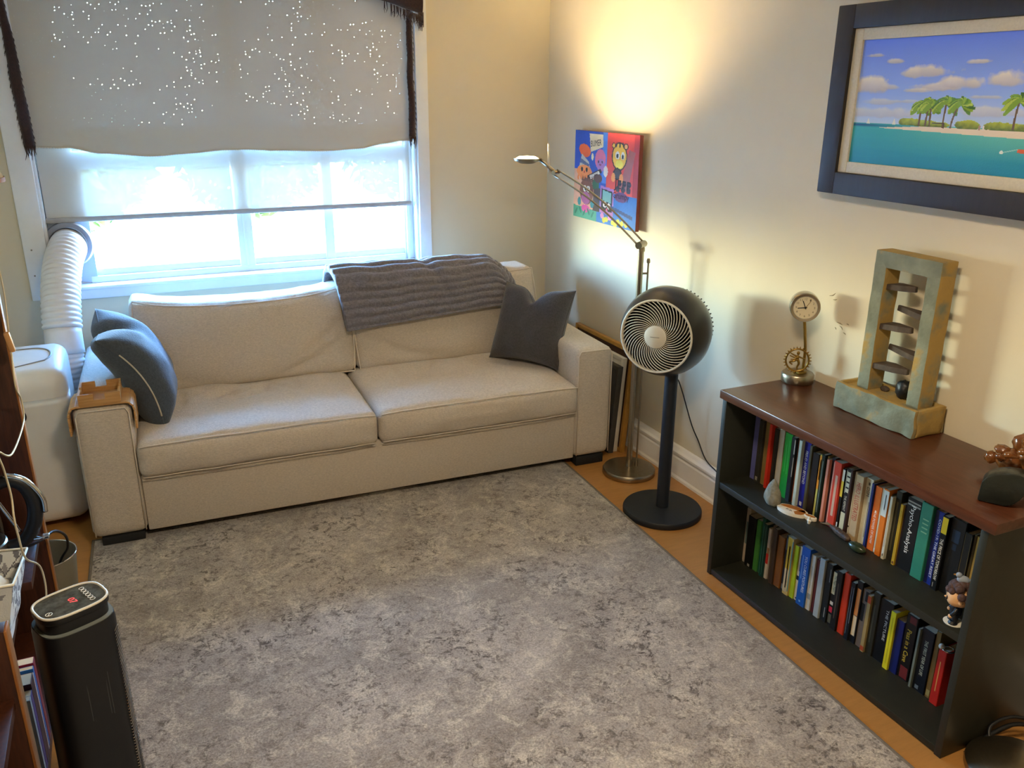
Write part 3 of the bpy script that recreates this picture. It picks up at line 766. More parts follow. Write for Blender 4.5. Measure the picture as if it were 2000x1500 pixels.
# kettle
kt = empty('electric_kettle', (-2.757, -1.90, .456), 0, 'glass electric kettle with black handle on the dark shelf', 'kettle')
lathe('power_base', [(0, 0), (.082, 0), (.084, .012), (.078, .022), (0, .022)], m_black, kt, 36)
lathe('steel_band', [(.074, .024), (.078, .026), (.078, .066), (.074, .07)], m_steel, kt, 36)
lathe('glass_body', [(.074, .07), (.076, .12), (.072, .18), (.064, .215), (.062, .225)], m_kglass, kt, 36, caps=False)
lathe('lid', [(0, .222), (.064, .222), (.066, .236), (.05, .248), (0, .252)], m_black, kt, 36)
tube('handle', [(.062, -.0, .235), (.11, .0, .25), (.148, .0, .225), (.162, .0, .165), (.150, .0, .10), (.118, .0, .055), (.078, .0, .045)], lambda t: .017+.004*math.sin(PI*t), m_black, kt, 14, sm=6)
tube('handle_highlight', [(.10, -.008, .272), (.150, -.010, .248), (.184, -.010, .19), (.186, -.010, .14)], .008, m_chrome, kt, 8, sm=6)  # chrome strip added as the white highlight along the black handle
box('switch_lever', .142, .185, -.012, .012, .052, .062, m_chrome, kt, .003)
tube('strut', [(.066, -.002, .21), (.10, -.002, .12), (.112, -.002, .085)], .006, m_chrome, kt, 8, sm=4)
tube('power_cord', [(.08, .02, .012), (.15, .05, .02), (.18, .14, -.0), (.20, .22, -.06), (.195, .27, -.13), (.165, .31, -.19), (.12, .33, -.30)], .0042, m_black, kt, 8, sm=8)
# leaf-print basket
bs = empty('cloth_basket', (-2.735, -2.215, .369), 0, 'white cloth basket with grey leaf print on the dark shelf', 'basket')
m_leafcloth = attr_mat('leaf_print', .9, .15, 300)
def leafimg(nx, ny, asp, seed):
    r = random.Random(seed); X, Y = np.meshgrid((np.arange(nx)+.5)/nx*asp, (np.arange(ny)+.5)/ny)
    img = np.ones((ny, nx, 3))*np.array(hx('#e9ece9'))
    cols = [hx('#7f7f84'), hx('#a09fa3'), hx('#6d6d73')]
    for _ in range(11):
        x0, y0 = r.uniform(0, asp), r.uniform(-.1, 1); a = r.uniform(.9, 2.2); L = r.uniform(.5, .9)
        dx, dy = math.cos(a), math.sin(a)
        d = np.abs((X-x0)*dy-(Y-y0)*dx); t = (X-x0)*dx+(Y-y0)*dy
        img[(d < .008) & (t > 0) & (t < L)] = cols[2]
        for k in range(6):
            s = L*(k+.5)/6; sd = 1 if k % 2 else -1; b = a+sd*.75
            cx, cy = x0+dx*s+math.cos(b)*.09, y0+dy*s+math.sin(b)*.09
            p = (X-cx)*math.cos(b)+(Y-cy)*math.sin(b); q = -(X-cx)*math.sin(b)+(Y-cy)*math.cos(b)
            img[(np.abs(p) < .085) & (np.abs(q) < .034*(1-(p/.085)**2))] = cols[r.randrange(2)]
    return img
def cloth_side(name, a0, a1, b0, b1, seed, nx=90, ny=70):
    a0, a1, b0, b1 = map(Vector, (a0, a1, b0, b1)); g = painted_grid(name, (0, 0, 0), (1, 0, 0), (0, 1, 0), nx, ny, leafimg(nx, ny, nx/ny*1.1, seed), m_leafcloth, bs)
    nrm = (a1-a0).cross(b0-a0).normalized()
    for v in g.data.vertices:
        u, w = v.co.x, v.co.y; p = a0.lerp(a1, u).lerp(b0.lerp(b1, u), w)
        v.co = p+nrm*(.008*math.sin(PI*u)*math.sin(PI*w)+.004*nz3((u*4, w*4, seed), 1.3))
    g.data.polygons.foreach_set('use_smooth', [True]*len(g.data.polygons))
bt = .235
c0, c1, c2, c3 = (-.12, -.115, 0), (.062, -.115, 0), (.062, .115, 0), (-.12, .115, 0)
t0, t1, t2, t3 = (-.14, -.135, bt+.02), (.122, -.135, bt+.015), (.126, .135, bt-.03), (-.14, .135, bt)
cloth_side('near_side', c0, c1, t0, t1, 4); cloth_side('front_side', c1, c2, t1, t2, 9); cloth_side('far_side', c2, c3, t2, t3, 12); cloth_side('wall_side', c3, c0, t3, t0, 15)
m_cream = mat('basket_lining', '#e8e2cf', .9, var=.04)
tube('rim_binding', [Vector(p) for p in (t0, t1, t2, t3)], .004, m_cream, bs, 6, closed=True)
mk('bottom', [c0, c1, c2, c3], [(0, 1, 2, 3)], m_cream, bs)
blob('folded_cloth', (.095, .10, .06), m_cream, bs, .2, 2.5, 4, loc=(-.01, 0, .175))
# books on the lower left shelf
def book(name, w, h, d, col, label=None, group=None, loc=(0, 0, 0), rz=0., hard=False, title=None, bands=(), lean=0.):
    """spine faces -x, width along y (0..-w), depth +x"""
    o = empty(name, loc, rz, label, 'book', group); o.rotation_euler = (lean, 0, rz)
    cm = mat('cover_'+col, col, .42, var=.06, vscale=30)
    t = .0012 if not hard else .0025
    bm = bmesh.new(); bx(bm, 0, t*1.4, -w, 0, 0, h, min(.0014, w*.12), 1); bx(bm, t, d, -t, 0, 0, h); bx(bm, t, d, -w, -w+t, 0, h)
    bmo('cover', bm, cm, o)
    e = .003 if hard else .0005
    box('pages', t, d-e, -w+t, -t, e, h-e, m_paper, o, 0)
    for b in bands:                       # (z0,z1 as fractions, colour[, y-fraction 0..1])
        z0, z1, c = b[:3]; y0, y1 = b[3] if len(b) > 3 else (.04, .96)
        box('spine_band', -.0003, .0002, -w*y1, -w*y0, h*z0, h*z1, mat('ink_'+c, c, .5), o, 0)
    for tt in (title or []):              # (text, zc, len, c[, y centre frac, height frac])
        tx, zc, ln, c = tt[:4]; yc = tt[4] if len(tt) > 4 else .5; hf = tt[5] if len(tt) > 5 else .55
        text('title', tx, mat('ink_'+c, c, .5), o, (-.0003, -w*yc, h*zc), (0, 0, -1), (0, -1, 0), h*ln, w*hf)
    return o
LB = [(-2.24, .030, .252, '#7c2238', 'crimson topped book standing by far end of the low shelf'), (-2.275, .016, .248, '#2b6fc0', 'bright blue thin book on the low dark shelf'), (-2.294, .012, .24, '#c9c4cb', 'pale lilac thin book on the low dark shelf'), (-2.308, .050, .25, '#3a1526', 'thick dark maroon book on the low dark shelf'), (-2.360, .030, .235, '#3b2a7a', 'deep purple book on the low dark shelf'), (-2.392, .020, .24, '#9fa9ad', 'pale grey-blue book on the low dark shelf')]
for i, (y, w, h, c, lab) in enumerate(LB):
    b = book('book', w, h, .16, c, lab, 'books on the low left shelf', (-2.655, y, .086), 0.)
    b.rotation_euler = (0, 0, PI); b.location = (-2.655+.035, y-w, .086)

# hanging cord with inline switch, and the shade it belongs to
m_cord = mat('cream_cord', '#cdbf9c', .6, var=.05)
lampL = empty('shelf_lamp', (-2.66, -1.75, 1.3205), 0, 'lamp with cream shade and inline-switch cord at left edge', 'lamp')
lathe('lamp_base', [(0, 0), (.07, 0), (.07, .012), (.02, .02), (.012, .03), (.012, .22), (0, .22)], m_steel, lampL, 28)
lathe('lamp_shade', [(.125, .20), (.127, .203), (.07, .40), (.068, .40), (.122, .21)], m_cord, lampL, 36, caps=False)
lathe('shade_trim', [(.124, .196), (.130, .196), (.129, .208), (.123, .208)], mat('tan_trim', '#a1743f', .5), lampL, 36, caps=False)
off = Vector(lampL.location)
tube('cord', [Vector(p)-off for p in [(-2.66, -1.69, 1.335), (-2.602, -1.69, 1.33), (-2.590, -1.71, 1.22), (-2.592, -1.755, 1.10)]], .0024, m_cord, lampL, 6, sm=8)
box('cord_switch', -.008, .008, -.009, .009, -.030, .030, mat('switch_tan', '#c79662', .45), lampL, .004, loc=tuple(Vector((-2.594, -1.765, 1.072))-off), rot=(.12, -.12, 0))
tube('cord', [Vector(p)-off for p in [(-2.594, -1.77, 1.043), (-2.594, -1.82, .955), (-2.594, -1.76, .895), (-2.594, -1.80, .84), (-2.596, -2.1, .86), (-2.60, -2.26, .93), (-2.60, -2.233, .87), (-2.60, -2.21, .79), (-2.60, -2.234, .743), (-2.60, -2.23, .691), (-2.60, -2.191, .603), (-2.59, -2.06, .50), (-2.592, -2.04, .40), (-2.62, -2.05, .30)]], .0026, m_cord, lampL, 6, sm=8)

# waste bin
bn = empty('waste_bin', (-2.648, -1.540, 0), 0, 'small brushed metal waste bin behind the dark shelf unit', 'bin')
lathe('bucket', [(0, .002), (.072, .0), (.076, .01), (.100, .268), (.098, .268), (.074, .012), (0, .012)], mat('bin_metal', '#8d8878', .38, metal=.6, var=.05), bn, 40)
tube('rim', [(.101*math.cos(2*PI*k/40), .101*math.sin(2*PI*k/40), .269) for k in range(40)], .0028, m_chrome, bn, 6, closed=True)

# ------------------------------------------------------------------ tower heater
ht = empty('tower_heater', (-2.478, -2.545, .0125), .42, 'black tower heater with a control panel on top', 'heater')
def sup(a, b, n, e=3.2):
    return [(a*abs(math.cos(2*PI*k/n))**(2/e)*math.copysign(1, math.cos(2*PI*k/n)), b*abs(math.sin(2*PI*k/n))**(2/e)*math.copysign(1, math.sin(2*PI*k/n))) for k in range(n)]
def loft(name, secs, m, parent, n=48, e=3.2, caps=True, auto=35, tilt=0.):
    V = []; F = []
    for a, b, z in secs: V += [(x, y, z+tilt*y) for x, y in sup(a, b, n, e)]
    for i in range(len(secs)-1):
        for k in range(n): F.append((i*n+k, i*n+(k+1) % n, (i+1)*n+(k+1) % n, (i+1)*n+k))
    if caps: F.append(tuple(reversed(range(n)))); F.append(tuple(range((len(secs)-1)*n, len(secs)*n)))
    o = mk(name, V, F, m, parent, True); o.data.set_sharp_from_angle(angle=math.radians(auto)); return o
loft('base', [(.098, .085, 0), (.100, .087, .012), (.096, .083, .022)], m_black, ht)
loft('body', [(.088, .076, .022), (.084, .072, .30), (.082, .070, .585), (.080, .068, .60)], m_black, ht)
loft('neck', [(.072, .055, .60), (.072, .055, .626)], m_black, ht)
loft('top_plate', [(.073, .056, .626), (.076, .058, .630), (.076, .058, .640), (.074, .056, .643)], m_black, ht)
V, F = tube_vf([(x, y, .643) for x, y in sup(.0735, .0555, 48)], .0034, 6, True); mk('silver_rim', V, F, m_offw, ht, True)
loft('control_panel', [(.071, .053, .641), (.071, .053, .6436)], mat('panel_reflection', '#5a5c57', .15, color2='#34352f', vscale=45), ht)  # mottled grey puts a glossy reflection into the panel's colour
m_white = mat('ink_white', '#e8e6df', .5)
for k in range(6):
    tube('button_ring', [(.038+.0055*math.cos(2*PI*j/16), .030-.012*k+.0048*math.sin(2*PI*j/16), .6442) for j in range(16)], .0007, m_white, ht, 5, closed=True)
tube('logo_ring', [(-.054+.007*math.cos(2*PI*j/16), -.022+.006*math.sin(2*PI*j/16), .6442) for j in range(16)], .0008, m_white, ht, 5, closed=True)
cyl('logo_bar', (-.057, -.025, .6442), (-.051, -.019, .6442), .0006, m_white, ht, 6)
text('display_digits', '07', mat('led_red', '#ff3b30', .5, emit=(1, .05, .04), es=1.2), ht, (.004, -.004, .6437), (0, -1, 0), (1, 0, 0), .024, .015)
loft('oval_inset', [(.079, .066, .598), (.079, .066, .6022)], mat('grey_gloss', '#6d7370', .2), ht)
for k in range(60):
    box('vent_slot', .0875, .0920-.004*k/60, -.020, .020, .06+.0085*k, .063+.0085*k, m_chrome, ht, 0, rot=(0, 0, -.63))
lab = empty
for k in range(9): box('label_line', -.022+.006*k, -.0205+.006*k, -.0742, -.0738, .36-.004*(k % 3), .47-.006*(k*7 % 4), mat('label_grey', '#3d3e40', .6), ht, 0, rot=(-.008, 0, 0))

# ------------------------------------------------------------------ floor lamp (task lamp)
fl = empty('floor_lamp', (-.172, -1.305, 0), 0, 'brushed steel floor lamp with lit disc head beside the fan', 'lamp')
lathe('base', [(0, 0), (.122, 0), (.127, .006), (.127, .022), (.122, .030), (.02, .036), (0, .036)], m_steel, fl, 56)
cyl('pole', (0, 0, .034), (0, 0, 1.09), .0135, m_steel, fl)
cyl('pole_sleeve', (0, 0, .034), (0, 0, .075), .0165, m_steel, fl)
cyl('side_rod', (.034, -.012, .034), (.034, -.012, 1.035), .0045, m_steel, fl, 12)
lathe('rod_knob', [(0, 0), (.008, .002), (.009, .012), (.006, .022), (0, .024)], m_steel, fl, 16, (.034, -.012, 1.03))
cyl('rod_clip', (0, 0, .985), (.036, -.0125, .985), .0045, m_steel, fl, 10)
cyl('rod_foot', (.034, -.012, .034), (.034, -.012, .062), .008, m_steel, fl, 12)
J = Vector((0, 0, 1.115)); Hd = Vector((-.300, .425, 1.46-.0))
side = (Hd-J).cross(Vector((0, 0, 1))).normalized()
cyl('joint', J-side*.034, J+side*.030, .016, m_steel, fl); lathe('joint_collar', [(0, 1.085), (.017, 1.085), (.017, 1.10), (.011, 1.115), (0, 1.115)], m_steel, fl, 20)
lathe('joint_knob', [(0, 0), (.011, 0), (.011, .012), (0, .013)], m_steel, fl, 16, tuple(J+side*.030), (PI/2, 0, 0))
for s in (-.013, .013):
    pts = []
    for i in range(13):
        t = i/12; p = J.lerp(Hd-(Hd-J).normalized()*.10, t); p.z += .028*math.sin(PI*t)+.012*(1 if s > 0 else -1); pts.append(p+side*s)
    tube('arm_rod', pts, .0042, m_steel, fl, 8)
hb = Hd-(Hd-J).normalized()*.10
cyl('head_bracket', hb-side*.022, hb+side*.022, .010, m_steel, fl, 14)
tube('head_neck', [hb, hb.lerp(Hd, .5), Hd], .0085, m_steel, fl, 10)
hd = Hd+Vector((-.055, .02, .0))
m_shadein = mat('reflector', '#f0e6cf', .3)
lathe('head_dish', [(0, -.020), (.030, -.018), (.058, -.006), (.064, .006), (.062, .006), (.055, -.002), (.028, -.010), (0, -.012)], m_steel, fl, 36, tuple(hd))
lathe('bulb', [(0, -.008), (.035, -.006), (.056, .002), (.040, .012), (0, .016)], mat('halogen_glow', '#fff1d0', .5, emit=(1., .78, .42), es=22), fl, 28, tuple(hd))
cyl('handle_stick', hb+side*.012+Vector((-.03, .02, 0)), hb+side*.012+Vector((-.035, .02, .125)), .0042, m_offw, fl, 10)
ld = bpy.data.lights.new('halogen', 'SPOT'); ld.energy = 85; ld.color = (1, .72, .34); ld.spot_size = math.radians(118); ld.spot_blend = .7; ld.shadow_soft_size = .03
lo = bpy.data.objects.new('halogen', ld); COL.objects.link(lo); lo.parent = fl; lo.location = hd+Vector((0, 0, .02))
lo.rotation_euler = Vector((.50, -.05, .86)).to_track_quat('-Z', 'Y').to_euler()

# ------------------------------------------------------------------ pedestal fan
fan = empty('pedestal_fan', (-.255, -1.712, 0), 0, 'black globe pedestal fan with white swirl grille', 'fan')
lathe('base', [(0, 0), (.168, 0), (.172, .005), (.172, .022), (.168, .028), (.03, .032), (0, .032)], mat('fan_black', '#1c2026', .5, var=.06, vscale=40), fan, 64)
cyl('pole', (0, 0, .03), (0, 0, .67), .0275, MATS['fan_black'], fan, 28)
vd = (Vector((-.255, -1.70, .83))-Vector(M.translation)).normalized()
nf = (-vd*.90-Rv*.34-Uv*.20).normalized()
hq = nf.to_track_quat('Z', 'Y').to_euler()
hc = Vector((-.018, .032, .826))
head = [(.0, -.135), (.10, -.130), (.145, -.112), (.158, -.100), (.176, -.06), (.186, -.01), (.184, .035), (.172, .082), (.158, .112), (.150, .124), (.146, .124), (.144, .095), (0, .07)]
lathe('globe_shell', head[:-2], m_globe, fan, 64, tuple(hc), hq, caps=False)
lathe('interior', [(.1455, .118), (.143, .03), (.06, -.05), (0, -.05)], mat('deep_black', '#0a0a0b', .8), fan, 48, tuple(hc), hq, caps=False)
V, F = lathe_vf([(.142, .114), (.146, .124), (.151, .130), (.147, .135), (.142, .131), (.141, .118)], 64)
mk('grille_rim', V, F+[(5*64+k, 5*64+(k+1) % 64, (k+1) % 64, k) for k in range(64)], m_offw, fan, True, tuple(hc), hq)
lathe('hub_cap', [(0, .126), (.046, .126), (.046, .139), (.040, .143), (0, .144)], m_offw, fan, 40, tuple(hc), hq)
rp = []
for i in range(13):
    t = i/12; r = .044+.100*t; a = .92*t**1.1; rp.append((r*math.cos(a), r*math.sin(a), .133+.006*math.sin(PI*t)-.004*t))
v, f = tube_vf(rp, .0019, 6); me = bpy.data.meshes.new('grille_rib'); me.from_pydata([tuple(p) for p in v], [], f); me.polygons.foreach_set('use_smooth', [True]*len(me.polygons)); me.materials.append(m_offw)
qm = nf.to_track_quat('Z', 'Y')
for k in range(44):
    o = mo('grille_rib', me, None, fan, tuple(hc)); o.rotation_euler = (qm @ Matrix.Rotation(2*PI*k/44, 3, 'Z').to_quaternion()).to_euler()
bm = bmesh.new()
bl_p = []
for k in range(5):
    a0 = 2*PI*k/5
    v0 = [bm.verts.new((r*math.cos(a0+da), r*math.sin(a0+da), .075+dz)) for r, da, dz in ((.03, 0, 0), (.125, .15, .0), (.125, .75, .025), (.03, .6, .02))]
    bm.faces.new(v0)
bmo('fan_blades', bm, m_blackm, fan, loc=tuple(hc), rot=hq)
for k in range(46):
    a = 2*PI*k/46; bmk = None
me = bpy.data.meshes.new('rear_fin'); bm = bmesh.new(); bx(bm, .136, .1635, -.0025, .0025, -.118, -.088, .001); bm.to_mesh(me); bm.free(); me.materials.append(m_blackm)
for k in range(56):
    o = mo('rear_fin', me, None, fan, tuple(hc)); o.rotation_euler = (qm @ Matrix.Rotation(2*PI*k/56, 3, 'Z').to_quaternion()).to_euler()
cxf = qm @ Vector((0, 0, 1)); hx_ = (Rv-nf*Rv.dot(nf)).normalized(); hy_ = nf.cross(hx_)
cyl('hub_mark', hc+nf*.1442-hx_*.019, hc+nf*.1442+hx_*.019, .0014, mat('ink_grey', '#8b8676', .5), fan, 8)
tube('power_cord', [(.02, .03, .10), (.09, .12, .30), (.10, .13, .50), (.13, .14, .56), (.17, .15, .50), (.215, .12, .34), (.246, .10, .26), (.250, .04, .19), (.252, -.05, .16), (.250, -.20, .10), (.248, -.45, .03)], .0028, m_black, fan, 6, sm=8)

# ------------------------------------------------------------------ frames leaning behind the sofa arm
def leaner(name, xb, xt, y0, y1, h, th, m, fm, label):
    r = empty(name, (xb, 0, 0), 0, label, 'picture frame', 'frames stored behind the sofa')
    r.rotation_euler = (0, math.atan2(xt-xb, h), 0)
    box('panel', -th, 0, y0+.02, y1-.02, .02, h-.02, m, r, .001)
    for a in ((y0, y0+.02, 0, h), (y1-.02, y1, 0, h), (y0+.02, y1-.02, 0, .02), (y0+.02, y1-.02, h-.02, h)):
        box('frame_bar', -th-.004, .004, a[0], a[1], a[2], a[3], fm, r, .002)
m_dkgrey = mat('dark_grey_board', '#3f3c38', .8, var=.1)
leaner('leaning_frame', -.062, -.020, -1.085, -.50, .545, .020, mat('board_brown', '#3a2415', .7), m_gold, 'gilt wooden frame leaning on the wall behind sofa arm')
leaner('leaning_frame', -.092, -.058, -1.060, -.52, .50, .016, m_offw, m_offw, 'white framed board between the gilt and grey frames')
leaner('leaning_frame', -.122, -.085, -1.070, -.50, .462, .022, m_dkgrey, m_dkgrey, 'dark grey canvas board standing next to the sofa arm')

# ------------------------------------------------------------------ bookcase
bc = empty('bookcase', (0, 0, 0), 0, 'low charcoal bookcase with a mahogany top along the right wall', 'bookcase')
BX0, BX1, BY0, BY1 = -.376, .002, -2.196, -3.256
box('top', -.386, .004, -3.278, -2.188, .718, .750, m_mahog, bc, .003)
box('side_panel', BX0, BX1, BY0-.022, BY0, .0, .718, m_char, bc, .0015)
box('side_panel', BX0, BX1, BY1, BY1+.022, .0, .718, m_char, bc, .0015)
box('middle_shelf', BX0+.002, BX1-.01, BY1+.022, BY0-.022, .371, .395, m_char, bc, .0015)
box('bottom_shelf', BX0+.002, BX1-.01, BY1+.022, BY0-.022, .004, .026, m_char, bc, .0015)
box('back_panel', BX1-.010, BX1, BY1+.022, BY0-.022, .004, .718, m_char, bc, 0)

# ------------------------------------------------------------------ books
UP = [(-2.2316, -2.263, .248), (-2.2642, -2.286, .246), (-2.2871, -2.3175, .247), (-2.3187, -2.3314, .25), (-2.3351, -2.3515, .238), (-2.3515, -2.3633, .243), (-2.3634, -2.3891, .248), (-2.3902, -2.4279, .244), (-2.4296, -2.45, .243), (-2.4512, -2.465, .245), (-2.4667, -2.4813, .245), (-2.4826, -2.5132, .245), (-2.5148, -2.5258, .243), (-2.5284, -2.5561, .224), (-2.5589, -2.5727, .227), (-2.5727, -2.5867, .235), (-2.5874, -2.5962, .233), (-2.5974, -2.6082, .228), (-2.6082, -2.623, .237), (-2.6254, -2.6581, .234), (-2.6613, -2.6722, .221), (-2.6758, -2.6982, .227), (-2.6983, -2.7064, .232), (-2.7083, -2.7222, .228), (-2.723, -2.7537, .229), (-2.7546, -2.7823, .229), (-2.7842, -2.7937, .223), (-2.7963, -2.8212, .22), (-2.8216, -2.8299, .222), (-2.8321, -2.8516, .227), (-2.8538, -2.8583, .214), (-2.8591, -2.8690, .213), (-2.8694, -2.8901, .235), (-2.897, -2.9079, .205), (-2.9085, -2.9140, .206), (-2.9145, -2.9629, .237), (-2.9659, -3.0052, .246), (-3.0084, -3.0377, .238), (-3.0406, -3.06, .238), (-3.0603, -3.1073, .24), (-3.1135, -3.1365, .221), (-3.1367, -3.1446, .225), (-3.1461, -3.1649, .223)]
LO = [(-2.2190, -2.2400), (-2.2430, -2.2830), (-2.2850, -2.3070), (-2.3080, -2.3260), (-2.3270, -2.3470), (-2.3490, -2.3620), (-2.3640, -2.3800), (-2.3810, -2.4000), (-2.4010, -2.4330), (-2.4350, -2.4550), (-2.4560, -2.4830), (-2.4850, -2.5050), (-2.5060, -2.5240), (-2.5260, -2.5660), (-2.5670, -2.5870), (-2.5880, -2.6090), (-2.6110, -2.6350), (-2.6370, -2.6650), (-2.6670, -2.6890), (-2.6910, -2.7150), (-2.7170, -2.7430), (-2.7440, -2.7530), (-2.7540, -2.7710), (-2.7720, -2.7950), (-2.7960, -2.8230), (-2.8250, -2.8390), (-2.8400, -2.8660), (-2.8670, -2.9170), (-2.9180, -2.9370), (-2.9380, -2.9660), (-2.9670, -3.0060), (-3.0190, -3.0270), (-3.0280, -3.0700), (-3.0720, -3.0880), (-3.0950, -3.1220)]
UD = {1: ('#5a5d96', 'lavender blue hardback', 1), 2: ('#2d2b26', 'dark grey', 0), 3: ('#7a6437', 'olive brown', 0), 4: ('#c22f1c', 'thin red', 0), 5: ('#262219', 'black and tan', 0), 6: ('#17150f', 'plain black', 0), 7: ('#a59a82', 'mottled grey-beige', 0), 8: ('#118a20', 'thick bright green', 0), 9: ('#12130f', 'black with white strip', 0), 10: ('#8a4a2c', 'thin rust brown', 0), 11: ('#b9c4b6', 'pale mint', 0), 12: ('#15157a', 'royal blue with white lettering', 0), 13: ('#4f4d3a', 'olive grey', 0),
      14: ('#1f1714', 'brownish black', 0), 15: ('#b9b25a', 'orange and lime', 0), 16: ('#12231b', 'dark green', 0), 17: ('#8e7f4e', 'thin khaki', 0), 18: ('#cf8a74', 'salmon pink', 0), 19: ('#241a22', 'dark plum', 0), 20: ('#c9432f', 'red with a beige strip', 0), 21: ('#15140f', 'black with yellow and white label', 0), 22: ('#141310', 'black and cream with squares', 0), 23: ('#3a2420', 'thin maroon', 0), 24: ('#d3cebe', 'slim white', 0), 25: ('#b89d76', 'tan with red lettering', 0), 26: ('#cfc8ab', 'wide cream with black lettering', 0), 27: ('#23306a', 'slim navy', 0), 28: ('#d8681c', 'orange with white lettering', 0), 29: ('#c2b798', 'thin cream', 0), 30: ('#d6731f', 'white over orange', 0), 31: ('#1f3d3f', 'very thin teal', 0), 32: ('#c9c3ae', 'ivory', 0), 33: ('#27251a', 'dark olive black', 0), 34: ('#b8962a', 'mustard yellow', 0), 35: ('#2a2231', 'very thin purple-black', 0), 36: ('#14120f', 'thick black with white script', 0), 37: ('#2f7a62', 'thick teal hardback with gilt emblem', 1), 38: ('#182a78', 'blue and navy with white lettering', 0), 39: ('#0f0f0f', 'black with a yellow block', 0), 40: ('#111315', 'very thick black with blue ornament', 1), 41: ('#14130f', 'black with thin tan outline', 1), 42: ('#4a4124', 'dark khaki', 0), 43: ('#9c7a33', 'golden tan', 0)}
LD = {1: ('#9c9282', 'grey-beige', 0), 2: ('#101110', 'thick black', 0), 3: ('#3d7a34', 'leaf green', 0), 4: ('#0f4a37', 'bottle green', 0), 5: ('#10382f', 'darker green', 0), 6: ('#b9b0a4', 'white with red picture', 0), 7: ('#55493b', 'taupe', 0), 8: ('#3f3024', 'dark tan', 0), 9: ('#7a4a1c', 'bronze brown hardback', 1), 10: ('#1c191b', 'black with grey marks', 0), 11: ('#c2a55f', 'yellow and sand', 0), 12: ('#a8bb1e', 'lime green', 0), 13: ('#cdc5ac', 'cream with a dark square', 0), 14: ('#1d57a6', 'wide blue with white lettering', 0), 15: ('#c6c0ae', 'off-white', 0), 16: ('#4d1a18', 'dark red', 0), 17: ('#a3aba8', 'pale grey hardback', 1), 18: ('#1a1d1a', 'black', 0), 19: ('#1b1814', 'black with cream label and red dot', 0), 20: ('#1d1812', 'brown-black', 0), 21: ('#c93a1e', 'orange-red hardback', 1), 22: ('#5a4a2c', 'thin olive brown', 0), 23: ('#17191c', 'slim black with white lines', 0), 24: ('#121317', 'black with orange label', 0), 25: ('#6b5f54', 'taupe with black ornament', 0), 26: ('#a08a58', 'thin tan with red ends', 0), 27: ('#2b2a1f', 'mossy black', 0), 28: ('#0e0f10', 'thick black with white lettering', 0), 29: ('#d8cb22', 'bright yellow', 0), 30: ('#15205e', 'navy blue', 0), 31: ('#14100e', 'black with gold lettering', 0), 32: ('#6d766a', 'thin grey-green', 0), 33: ('#0f141c', 'blue-black with pale lettering', 0), 34: ('#6b552c', 'brown', 0), 35: ('#b0231a', 'red leather', 1)}
UT = {12: [('FREUD AND BEYOND', .62, .50, '#cfcfd8', .45, .38)], 22: [('THE REPRINT', .47, .24, '#d8d2bb', .5, .4)], 25: [('HERO ILLUSTRATED', .60, .58, '#a8402c', .5, .6)], 26: [('DSM', .80, .13, '#191815', .45, .42)], 28: [('THE POWER OF NOW', .36, .50, '#eee3cf', .5, .38)], 36: [('Psycho-Analysis', .58, .66, '#e9e6dd', .45, .42)], 38: [('COVID-19: THE GREAT RESET', .50, .80, '#d9dde6', .62, .26)], 39: [('THE PRICE OF TOMORROW', .42, .56, '#e9e4d0', .5, .52)]}
LT = {14: [('YOU CURES POSTURES', .55, .62, '#dfe6ee', .62, .3)], 19: [('The Magic Years', .78, .30, '#1a1712', .5, .5)], 28: [('THE PICTURE', .62, .5, '#c9c9c2', .62, .2)], 31: [('Peas in a Cave', .52, .5, '#c9a936', .45, .42)], 33: [('THE FIRST YEAR OF LIFE', .55, .56, '#b9bfa8', .5, .26)]}
